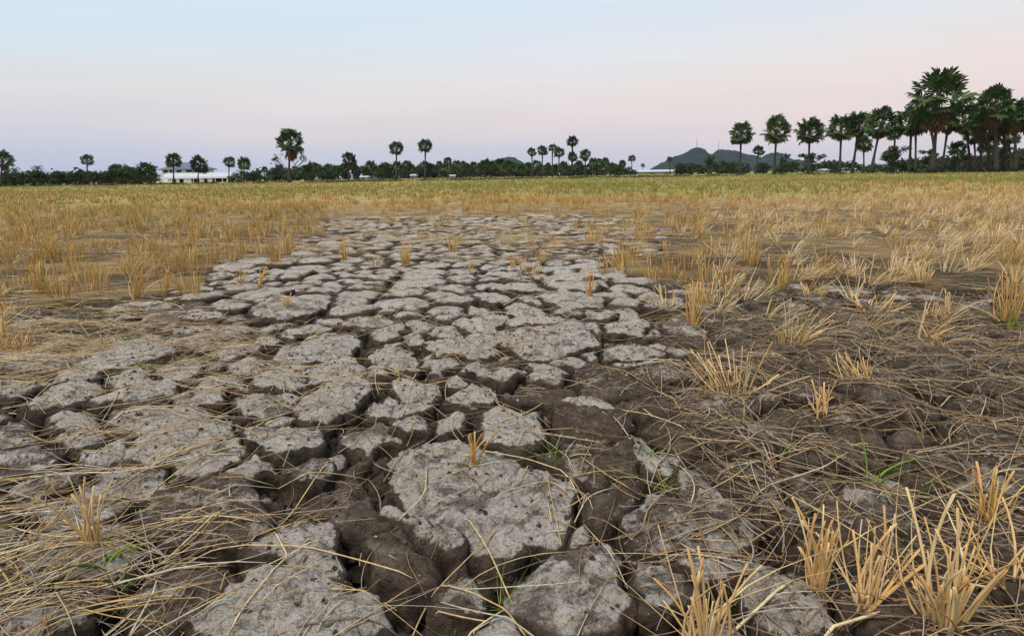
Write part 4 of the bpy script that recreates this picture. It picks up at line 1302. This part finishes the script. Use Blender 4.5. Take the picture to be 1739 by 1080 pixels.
small = [(195, 276, 20), (217, 278, 24), (246, 273, 28), (449, 282, 9), (473, 278, 12), (532, 272, 24), (549, 282, 13), (563, 283, 14), (577, 284, 13), (616, 280, 13),
                (629, 271, 18), (643, 281, 14), (655, 273, 18), (674, 272, 17), (691, 271, 16), (705, 283, 13), (722, 272, 18), (736, 282, 13), (746, 272, 10), (760, 266, 13), (775, 271, 13),
                (786, 273, 13), (797, 278, 13), (810, 278, 14), (824, 268, 18), (837, 275, 14), (850, 268, 17), (864, 270, 15), (878, 276, 14), (890, 280, 13), (912, 270, 16),
                (930, 276, 14), (957, 272, 15), (983, 272, 14), (1008, 267, 14), (1018, 268, 13), (1028, 267, 12), (1057, 271, 11), (1043, 276, 12),
                (507, 281, 16), (520, 280, 15), (541, 279, 16), (556, 276, 16), (570, 279, 15), (584, 276, 15), (603, 278, 16), (622, 283, 15), (636, 279, 16), (649, 277, 15), (663, 280, 16), (683, 278, 15), (698, 277, 15),
                (713, 279, 15), (729, 276, 16), (742, 279, 15), (753, 275, 15), (768, 277, 15), (781, 280, 15), (792, 275, 14), (804, 273, 14), (817, 275, 15), (831, 271, 15), (843, 279, 15), (857, 276, 15), (871, 272, 15),
                (884, 276, 15), (897, 274, 14), (917, 278, 15), (944, 277, 15), (963, 280, 14), (988, 278, 15), (1001, 276, 14), (1013, 279, 14), (1023, 277, 13), (1036, 274, 14), (1050, 280, 14)]
for x, t, w in sorted(small):
    palm(x + rs.uniform(-1, 1), x, t, w * 1.32, rs.uniform(205, 260), small_label(x), SMG, rs.choice((0, 0.7, 1.0, 1.2)))


# coconut palms at far left: feather fronds
def feather_crown():
    mb = MB()
    for i in range(17):
        az, el = i * 2.4, R(75 - 85 * i / 16)
        L = rs.uniform(0.85, 1.05)
        prev = Vector((0, 0, 0))
        for k in range(6):
            e = el - k * R(17)
            d = Vector((math.cos(e) * math.cos(az), math.cos(e) * math.sin(az), math.sin(e))) * L / 6
            nxt = prev + d
            side = Vector((-math.sin(az), math.cos(az), 0)) * 0.17 * (1 - abs(k - 2) / 5)
            dn = Vector((0, 0, -0.10))
            mb.poly([prev, nxt, nxt + side + dn]); mb.poly([prev, nxt - side + dn, nxt])
            prev = nxt
    return mb.mesh('crown', M['fan'])


FEATHER = feather_crown()
for x, t, w, lab in ((66, 276, 24, 'feathery coconut palm rising from the left hedge'), (26, 279, 26, 'lower coconut palm near the left edge')):
    b_, tp = at(x, 300, 180), at(x, t, 180)
    Rc = w / 2 / F * 180
    root = tag(link('coconut_palm', None, None, (b_[0], b_[1], 0)), lab, 'palm tree', 'coconut palms in the left hedge')
    mb = MB(); mb.tube([(0, 0, 0), (0.1, 0, (tp[2] - Rc) * 0.5), (0, 0, tp[2] - Rc * 0.8)], [0.22, 0.17, 0.13], 7); mb.build('trunk', M['bark'], root, True)
    link('crown', FEATHER, root, (0, 0, tp[2] - Rc * 0.8), None, (Rc,) * 3)


# ------------------------------------------------------------------ broadleaf trees and hedges
def leaf_cloud(blobs, n, size, seed, c_lo, c_hi):
    """leaf-sized quads through lobed ellipsoids; blobs (x,y,z,rx,ry,rz)"""
    g = np.random.default_rng(seed)
    B = np.array(blobs, float)
    w = B[:, 3] * B[:, 5]; w /= w.sum()
    k = g.choice(len(B), n, p=w)
    d = g.normal(size=(n, 3)); d /= np.linalg.norm(d, axis=1, keepdims=True)
    r = g.random(n) ** 0.45 * g.uniform(0.8, 1.12, n)
    P = B[k, :3] + d * r[:, None] * B[k, 3:6]
    a = g.normal(size=(n, 3)); a /= np.linalg.norm(a, axis=1, keepdims=True)
    b = np.cross(a, g.normal(size=(n, 3))); b /= np.linalg.norm(b, axis=1, keepdims=True)
    s = size * g.uniform(0.6, 1.3, n)[:, None]
    V = np.stack([P - a * s, P + b * s * 0.55, P + a * s, P - b * s * 0.55], 1).reshape(-1, 3)
    o = np.arange(n)[:, None] * 4
    t = g.random(len(B))[k] * 0.5 + g.random(n) * 0.5
    c = np.array(c_lo) * (1 - t[:, None]) + np.array(c_hi) * t[:, None]
    return V, o + np.array([[0, 1, 2, 3]]), np.repeat(c, 4, 0)


TREES = []
for k in range(5):
    g = random.Random(40 + k)
    bl = []
    for i in range(g.randint(11, 16)):
        a, rr = g.uniform(0, 6.28), g.uniform(0.05, 0.36)
        bl.append((math.cos(a) * rr, math.sin(a) * rr, g.uniform(0.32, 0.86) - rr * 0.25, g.uniform(0.10, 0.19), g.uniform(0.10, 0.19), g.uniform(0.08, 0.14)))
    V, Fq, Cc = leaf_cloud(bl, 1500, 0.035, k, (0.016, 0.034, 0.011), (0.055, 0.085, 0.024))
    crown = new_mesh('crown', V, Fq, M['leaf'], False, None, Cc)
    mb = MB()
    mb.tube([(0, 0, -0.02), (0.01, 0, 0.2), (-0.01, 0.01, 0.42)], [0.035, 0.026, 0.016], 7)
    for b in bl[:7]:
        mb.tube([(0, 0, 0.22), (b[0] * 0.5, b[1] * 0.5, 0.22 + (b[2] - 0.22) * 0.55), b[:3]], [0.016, 0.010, 0.004], 5, False)
    TREES.append((mb.mesh('trunk', M['bark'], True), crown))


def tree(x, top, w, D, label, group, k=None, name='broadleaf_tree'):
    b_, tp = at(x, 300, D), at(x, top, D)
    H = tp[2] / 0.98
    wd = w / F * D / 0.95
    root = tag(link(name, None, None, (b_[0], b_[1], -0.02), (0, 0, rs.uniform(0, 6.28))), label, 'tree', group)
    t = TREES[rs.randrange(5) if k is None else k]
    link('trunk', t[0], root, None, None, (wd, wd, H)); link('crown', t[1], root, None, None, (wd, wd, H))


for x_, t_, w_, l_ in ((508, 283, 34, 'bush just right of the tallest left palm'), (575, 276, 36, 'bushy tree left of the skirted palm'), (646, 279, 34, 'round tree left of the two tall palms'), (706, 280, 30, 'bush between the two tall palms left of centre'),
                       (770, 277, 38, 'broad tree right of the slim tall palm'), (836, 276, 40, 'broad tree left of the centre cluster'), (884, 277, 34, 'bush at the left foot of the centre cluster'), (960, 274, 34, 'bush under the tallest centre palm'), (1014, 276, 34, 'bush right of the centre cluster')):
    tree(x_, t_, w_ * 1.2, 255, l_ + ' in the far row', 'broadleaf trees of the far row')
BG = 'broadleaf trees behind the right palms'
tree(1510, 243, 54, 150, 'round bushy tree in the gap right of the leaning palm', BG, 0)
tree(1378, 256, 48, 160, 'bushy tree at the foot of the third tall palm', BG, 1)
tree(1408, 266, 24, 180, 'small round tree right of the third tall palm', BG, 2)
tree(1578, 248, 46, 150, 'bushy tree behind the trunks of the highest palm', BG, 3)
tree(1630, 255, 46, 140, 'broad tree behind the gap right of the highest palm', BG, 4)
tree(1700, 244, 70, 135, 'dark tree filling the foot of the far right cluster', BG, 1)
tree(1740, 250, 60, 130, 'dark tree at the right edge behind the palms', BG, 2)
tree(1204, 261, 22, 240, 'tree against the saddle between the two hills', BG, 0)
tree(1330, 256, 22, 170, 'small tree right behind the second tall palm', BG, 3)
tree(1046, 274, 30, 240, 'round tree left of the slim palm at the barn', BG, 4)
tree(430, 285, 46, 160, 'bright green bushy tree right of the long white shed', 'trees near the house', 2)
tree(528, 276, 40, 150, 'bushy tree right behind the tallest left palm', 'trees near the house', 1)
HG, hn_ = 'trees of the far hedge', -1
for x, t, w, D in [(8, 290, 44, 135), (38, 287, 44, 140), (70, 286, 46, 138), (100, 288, 46, 136), (128, 285, 44, 140), (158, 287, 46, 138), (186, 286, 40, 140), (212, 284, 44, 140), (240, 282, 40, 142), (262, 294, 24, 150),
                   (1155, 276, 28, 210), (1176, 274, 30, 205), (1222, 268, 34, 200), (1240, 273, 30, 195), (1300, 274, 30, 190), (1345, 273, 30, 190), (1436, 278, 30, 185), (1530, 272, 34, 170), (1556, 270, 34, 170), (1605, 266, 40, 165), (1660, 262, 44, 160)]:
    hn_ = hn_ + 1
    tree(x, t, w, D, (ORD[hn_] + ' bushy tree from the left edge in the hedge left of the house') if x < 270 else (ORD[hn_ - 10] + ' dark bush from the left in the hedge behind the palms at right'), HG)

# thicket between the trunks: one dark mass
bl = []


def thicket(x0, x1, top0, top1, D, step):
    x = x0
    while x < x1:
        t = top0 + (top1 - top0) * (x - x0) / (x1 - x0) + rs.uniform(-6, 6)
        p, b_ = at(x, t, D), at(x, 300, D)
        bl.append((b_[0], D + rs.uniform(-6, 6), p[2] * 0.42, step / F * D * 0.8, 3.0, max(0.5, p[2] * 0.58)))
        x += step * rs.uniform(0.6, 1.1)


thicket(-40, 262, 291, 290, 150, 10); thicket(395, 560, 291, 285, 190, 10); thicket(480, 900, 285, 284, 262, 9); thicket(880, 1075, 281, 283, 262, 9)
thicket(1150, 1260, 280, 276, 230, 10); thicket(1240, 1500, 279, 277, 215, 11); thicket(1480, 1790, 274, 262, 175, 12); thicket(1560, 1790, 272, 252, 150, 14)
V, Fq, Cc = leaf_cloud(bl, 42000, 0.42, 77, (0.014, 0.028, 0.011), (0.046, 0.068, 0.022))
tag(link('thicket', new_mesh('thicket', V, Fq, M['leaf'], False, None, Cc)), 'dark green thicket filling the far tree line', 'thicket', kind='stuff')

# low verge of weeds along the far field edge
bl = []
for k in range(240):
    x = rs.uniform(-30, 1770); D = rs.uniform(108, 135)
    b_ = at(x, 300, D)
    bl.append((b_[0], D, 0.12, rs.uniform(0.8, 2.4), 1.0, rs.uniform(0.12, 0.34)))
V, Fq, Cc = leaf_cloud(bl, 9000, 0.16, 78, (0.035, 0.045, 0.018), (0.10, 0.10, 0.035))
tag(link('verge', new_mesh('verge', V, Fq, M['leaf'], False, None, Cc)), 'low weedy verge along the far edge of the field', 'verge', kind='stuff')

# sparse tree with bare branches beside the tallest left palm
b_ = at(494, 300, 128)
root = tag(link('sparse_tree', None, None, (b_[0], b_[1], 0)), 'thin leafless branching tree behind the tallest left palm', 'tree')
mb = MB(); tips = []
H = at(494, 262, 128)[2]


def branch(p, d, L, r, depth):
    q = p + d * L
    mid = p + d * L * 0.5 + Vector((rs.uniform(-.1, .1), rs.uniform(-.1, .1), rs.uniform(0, .1))) * L
    mb.tube([p, mid, q], [r, r * 0.8, r * 0.55], 5, False)
    if depth == 0: tips.append(q); return
    for _ in range(3):
        dd = (d + Vector((rs.uniform(-1, 1), rs.uniform(-.6, .6), rs.uniform(-.15, .45)))).normalized()
        branch(q, dd, L * rs.uniform(0.6, 0.85), r * 0.55, depth - 1)


branch(Vector((0, 0, 0)), Vector((0, 0, 1)), H * 0.36, 0.16, 0)
for sx in (-1, -0.75, 0.45, 0.9):
    branch(Vector((0, 0, H * 0.34)), Vector((sx, 0.1, 0.75)).normalized(), H * 0.34, 0.10, 2)
mb.build('trunk', M['bark'], root, True)
V, Fq, Cc = leaf_cloud([(t.x, t.y, t.z, 0.4, 0.4, 0.25) for t in tips], 420, 0.12, 5, (0.04, 0.05, 0.02), (0.08, 0.08, 0.03))
link('crown', new_mesh('crown', V, Fq, M['leaf'], False, None, Cc), root)


# ------------------------------------------------------------------ buildings
def px_frame(xc, D):
    p = at(xc, 300, D)
    return p, D / F * 1.0


def gable(mb, x0, x1, y0, y1, z0, z1, over=0.3):
    ym = (y0 + y1) / 2
    mb.poly([(x0 - over, y0 - over, z0), (x1 + over, y0 - over, z0), (x1 + over, ym, z1), (x0 - over, ym, z1)])
    mb.poly([(x1 + over, y1 + over, z0), (x0 - over, y1 + over, z0), (x0 - over, ym, z1), (x1 + over, ym, z1)])
    mb.poly([(x0 - over, y0 - over, z0 - 0.12), (x0 - over, y1 + over, z0 - 0.12), (x1 + over, y1 + over, z0 - 0.12), (x1 + over, y0 - over, z0 - 0.12)])
    mb.poly([(x0 - over, y0 - over, z0 - 0.12), (x1 + over, y0 - over, z0 - 0.12), (x1 + over, y0 - over, z0), (x0 - over, y0 - over, z0)])
    for xx in (x0 - over, x1 + over):
        mb.poly([(xx, y0 - over, z0 - 0.12), (xx, y0 - over, z0), (xx, ym, z1), (xx, y1 + over, z0), (xx, y1 + over, z0 - 0.12)])


D = 225
o_, _ = px_frame(305, D)
m_ = lambda px: at(px, 300, D)[0] - o_[0]
z_ = lambda px, py: at(px, py, D)[2]
house = tag(link('house', None, None, (o_[0], D, 0)), 'white two storey house with a slate blue hipped roof behind palms', 'house')
x0, x1 = m_(276), m_(344)
ze, za = z_(305, 287.5), z_(315, 275.5)
mb = MB(); mb.box(x0, x1, 0, 9, 0, ze); mb.build('wall', M['white'], house)
mb = MB(); e = 0.9; rx0, rx1 = x0 + 4.6, x1 - 4.6
A_ = [(x0 - e, -e, ze), (x1 + e, -e, ze), (x1 + e, 9 + e, ze), (x0 - e, 9 + e, ze)]; r0, r1 = (rx0, 4.5, za), (rx1, 4.5, za)
mb.poly([A_[0], A_[1], r1, r0]); mb.poly([A_[2], A_[3], r0, r1]); mb.poly([A_[1], A_[2], r1]); mb.poly([A_[3], A_[0], r0])
mb.box(x0 - e, x1 + e, -e, 9 + e, ze - 0.25, ze - 0.003)
mb.build('roof', M['blueroof'], house)
for xa, xb_ in ((279, 286), (289, 294), (301, 309), (317, 327), (333, 340)):
    wn_ = MB(); wn_.box(m_(xa), m_(xb_), -0.10, 0.02, z_(305, 293.2), z_(305, 289.2)); wn_ = wn_.build('window', M['glass'], house)
    fr = MB(); fr.box(m_(xa) - 0.1, m_(xb_) + 0.1, -0.14, -0.003, z_(305, 293.2) - 0.14, z_(305, 293.2) - 0.003); fr.build('sill', M['white'], wn_)
porch = MB(); porch.box(m_(263), m_(276) - 0.01, 1, 6, 1.9, 2.15)
porch.build('porch_roof', M['sheet'], house)
for xx in (264, 269, 274):
    p_ = MB(); p_.box(m_(xx) - 0.1, m_(xx) + 0.1, 1.2, 1.4, 0, 1.9); p_.build('post', M['white'], house)

D = 205
o_, _ = px_frame(335, D)
shed = tag(link('long_shed', None, None, (o_[0], D, 0)), 'long white shed with a curved pale roof in front of the house', 'shed')
x0, x1 = m_(279), m_(390)
zr, ze = z_(335, 293.5), z_(335, 303.5)
mb = MB(); n = 10
for k in range(n):
    a0, a1 = math.pi * k / n, math.pi * (k + 1) / n
    f = lambda a: (3 - 3.4 * math.cos(a), ze + (zr - ze) * math.sin(a))
    (ya, zA), (yb, zB) = f(a0), f(a1)
    mb.poly([(x0 - .4, ya, zA), (x1 + .4, ya, zA), (x1 + .4, yb, zB), (x0 - .4, yb, zB)])
for xx in (x0 - .4, x1 + .4):
    mb.poly([(xx, 3 - 3.4 * math.cos(math.pi * k / n), ze + (zr - ze) * math.sin(math.pi * k / n)) for k in range(n + 1)])
mb.build('roof', M['sheet'], shed)
mb = MB(); mb.box(x0, x1, 3.0, 3.2, 0, ze + 0.3); mb.build('back_wall', M['dim'], shed)  # dark backing paints the shade seen between the front panels
for xa, xb_ in ((284, 290), (298, 302), (311, 324), (338, 346), (352, 360), (384, 388)):
    p_ = MB(); p_.box(m_(xa), m_(xb_), 0.0, 0.15, 0, ze); p_.build('panel', M['white'], shed)
for xx in np.linspace(x0, x1, 10):
    p_ = MB(); p_.box(xx - 0.08, xx + 0.08, -0.25, -0.1, 0, ze); p_.build('post', M['white'], shed)

D = 300
o_, _ = px_frame(1115, D)
barn = tag(link('low_barn', None, None, (o_[0], D, 0)), 'long low white barn under the left hill with pinkish panels', 'barn')
x0, x1 = m_(1080), m_(1148)
ze, zr = z_(1115, 291.6), z_(1115, 288.6)
mb = MB(); mb.box(x0, x1, 0, 8, 0, ze - 0.125); mb.build('wall', M['greywall'], barn)
mb = MB(); gable(mb, x0, x1, 0, 8, ze, zr, 0.6); mb.build('roof', M['sheet'], barn)
for xa, xb_, mm in ((1088, 1093, 'pink'), (1104, 1112, 'dim'), (1116, 1121, 'pink'), (1127, 1136, 'dim')):
    p_ = MB(); p_.box(m_(xa), m_(xb_), -0.08, 0.01, 0.1, ze - 0.7); p_.build('dark_doorway' if mm == 'dim' else 'panel', M[mm], barn)  # the dark slabs paint the shade of open doorways


def hut(x0p, x1p, top, D_, label, mat='white'):
    global D, o_
    D = D_; o_, _ = px_frame((x0p + x1p) / 2, D)
    h = tag(link('small_hut', None, None, (o_[0], D, 0)), label, 'hut', 'small pale huts glimpsed through the tree line')
    x0, x1 = m_(x0p), m_(x1p); zt = z_((x0p + x1p) / 2, top); ze = zt * 0.72
    mb = MB(); mb.box(x0, x1, 0, 4, 0, ze - 0.125); mb.build('wall', M['greywall'], h)
    mb = MB(); gable(mb, x0, x1, 0, 4, ze, zt, 0.25); mb.build('roof', M['sheet'], h)
    mb = MB(); w = (x1 - x0); mb.box(x0 + w * .35, x0 + w * .6, -0.06, 0.01, 0, ze * 0.7); mb.build('dark_doorway', M['dim'], h)


hut(697, 705, 296, 195, 'small white hut between the two tall palms left of centre')
hut(611, 624, 299, 205, 'pale low hut right of the skirted palm at left of centre')
hut(764, 772, 297, 205, 'small pale hut in the row right of the slim tall palm')
hut(1438, 1452, 285, 200, 'white hut seen between the trunks of the close trio at right')
hut(1399, 1408, 287, 195, 'small white hut right of the third tall palm')


# ------------------------------------------------------------------ hills and masts
def hill(profile, D, depth, name='hill'):
    xs = np.array([p[0] for p in profile], float); ts = np.array([p[1] for p in profile], float)
    u = np.linspace(xs[0], xs[-1], 120); t = np.interp(u, xs, ts)
    hz = np.array([at(a, b, D)[2] for a, b in zip(u, t)]); hx = np.array([at(a, 300, D)[0] for a in u])
    v = np.linspace(-1, 1, 50)
    V = np.zeros((50, 120, 3))
    for j, w in enumerate(v):
        V[j, :, 0] = hx * (1 + w * depth / D); V[j, :, 1] = D + w * depth
        V[j, :, 2] = np.maximum(hz, 0) * max(0.0, 1 - abs(w) ** 1.5) - 1 + fbm(hx + w * 31, np.full(120, w * depth), 24, 4, 71) * 6.0 * (1 - abs(w)) * np.clip(hz / 20, 0.2, 1)
    i = np.arange(50 * 120).reshape(50, 120)
    Fq = np.stack([i[:-1, :-1], i[:-1, 1:], i[1:, 1:], i[1:, :-1]], -1).reshape(-1, 4)
    return tag(link(name, new_mesh(name, V.reshape(-1, 3), Fq, M['hill'], True)), 'forested hill on the horizon', kind='structure')


hill([(1085, 300), (1105, 287), (1125, 276), (1145, 266), (1162, 257), (1175, 252.5), (1184, 251), (1195, 253), (1206, 260), (1222, 268), (1250, 285), (1265, 298)], 1300, 120)
hill([(1190, 298), (1205, 266), (1214, 258), (1224, 252), (1234, 252), (1240, 256), (1255, 260), (1275, 262), (1292, 268), (1306, 262), (1318, 259), (1332, 262), (1350, 270), (1380, 282), (1410, 298)], 1500, 130)
hill([(770, 300), (795, 281), (812, 276), (835, 275), (850, 270), (862, 266), (872, 268), (884, 274), (896, 280), (915, 299)], 1400, 110)


def mast(x, top, bot, D, label):
    a, b = at(x, top, D), at(x, bot, D)
    H = a[2] - b[2] + 8
    root = tag(link('radio_mast', None, None, (b[0], D, b[2] - 8)), label, 'mast', 'radio masts on the hills')
    for k in range(3):
        th = 2.094 * k
        p_ = MB(); p_.tube([(math.cos(th) * 1.1, math.sin(th) * 1.1, 0), (math.cos(th) * 0.35, math.sin(th) * 0.35, H * 0.9)], 0.16, 5); p_.build('leg', M['steel'], root)
    br = MB(); K = 14
    for i in range(K):
        r0, r1 = 1.1 - 0.75 * i / K, 1.1 - 0.75 * (i + 1) / K
        for k in range(3):
            t0, t1 = 2.094 * k, 2.094 * (k + 1)
            br.tube([(math.cos(t0) * r0, math.sin(t0) * r0, H * .9 * i / K), (math.cos(t1) * r1, math.sin(t1) * r1, H * .9 * (i + 1) / K)], 0.09, 4, False)
    br.build('bracing', M['steel'], root)
    p_ = MB(); p_.tube([(0, 0, H * 0.88), (0, 0, H)], 0.12, 5); p_.build('antenna', M['steel'], root)


mast(1183, 234, 252, 1300, 'lattice radio mast on the top of the left hill')
mast(1220, 237, 255, 1500, 'lattice radio mast on the second hill, right of the first')
mast(866, 261, 268, 1400, 'short mast on the low hill at centre')

# ------------------------------------------------------------------ crumbs of dry soil in the cracks and on the plates
g = np.random.default_rng(90)
y = np.sqrt(g.uniform(0.6, 3.9 ** 2, 34000)); x = g.uniform(-1, 1, 34000) * (0.84 * y + 0.2)
OCT = np.array([(1, 0, 0), (0, 1, 0), (-1, 0, 0), (0, -1, 0), (0, 0, 1), (0.7, 0.7, -.5), (-.7, .6, -.5), (0, -.9, -.5)], float)
OF = np.array([(0, 1, 4), (1, 2, 4), (2, 3, 4), (3, 0, 4), (0, 5, 1), (1, 6, 2), (2, 7, 3), (3, 7, 0)])
V, T, A, So = [], [], [], []
for a, b in zip(x, y):
    h = height(a, b)
    crack = h < -0.045
    if not crack and g.random() > 0.22 + 0.6 * max(0.0, float(fbm(a, b, 0.18, 3, 95))): continue
    if not crack and h < -0.03: continue
    s = g.uniform(0.006, 0.022) if crack else 0.0022 + 0.0075 * g.random() ** 2.2
    z = -0.100 + g.uniform(0, 0.02) if crack else h
    th = g.uniform(0, 6.28); c_, s_ = math.cos(th), math.sin(th)
    q = OCT * g.uniform(0.6, 1.25, (8, 1)) * s * np.array([1, g.uniform(0.6, 1), g.uniform(0.5, 0.9)])
    q = np.c_[q[:, 0] * c_ - q[:, 1] * s_, q[:, 0] * s_ + q[:, 1] * c_, q[:, 2]] + (a, b, z + s * 0.25)
    T.append(OF + 8 * len(V)); V.append(q)
    A.append(np.full(8, 0.0 if crack else g.choice((0.2, 1.0)))); So.append(np.full(8, g.uniform(0, 0.9)))
tag(link('soil_crumbs', new_mesh('soil_crumbs', np.concatenate(V), np.concatenate(T), M['mud'], False, {'crust': np.concatenate(A), 'soil': np.concatenate(So)})),
    'crumbs of dry soil in the cracks and on the plates', 'soil', kind='stuff')

# ------------------------------------------------------------------ evening haze
m = bpy.data.materials.new('evening_haze'); m.use_nodes = True
n, l = m.node_tree.nodes, m.node_tree.links
n.remove(n['Principled BSDF'])
pv = n.new('ShaderNodeVolumePrincipled')
pv.inputs['Color'].default_value = (0.86, 0.90, 1.0, 1); pv.inputs['Density'].default_value = 0.00005
l.new(pv.outputs[0], n['Material Output'].inputs['Volume'])
mb = MB(); mb.box(-1900, 1900, -120, 1800, -3, 125)
hz = mb.build('haze', m); tag(hz, 'thin blue evening haze over the plain', 'haze', kind='stuff')
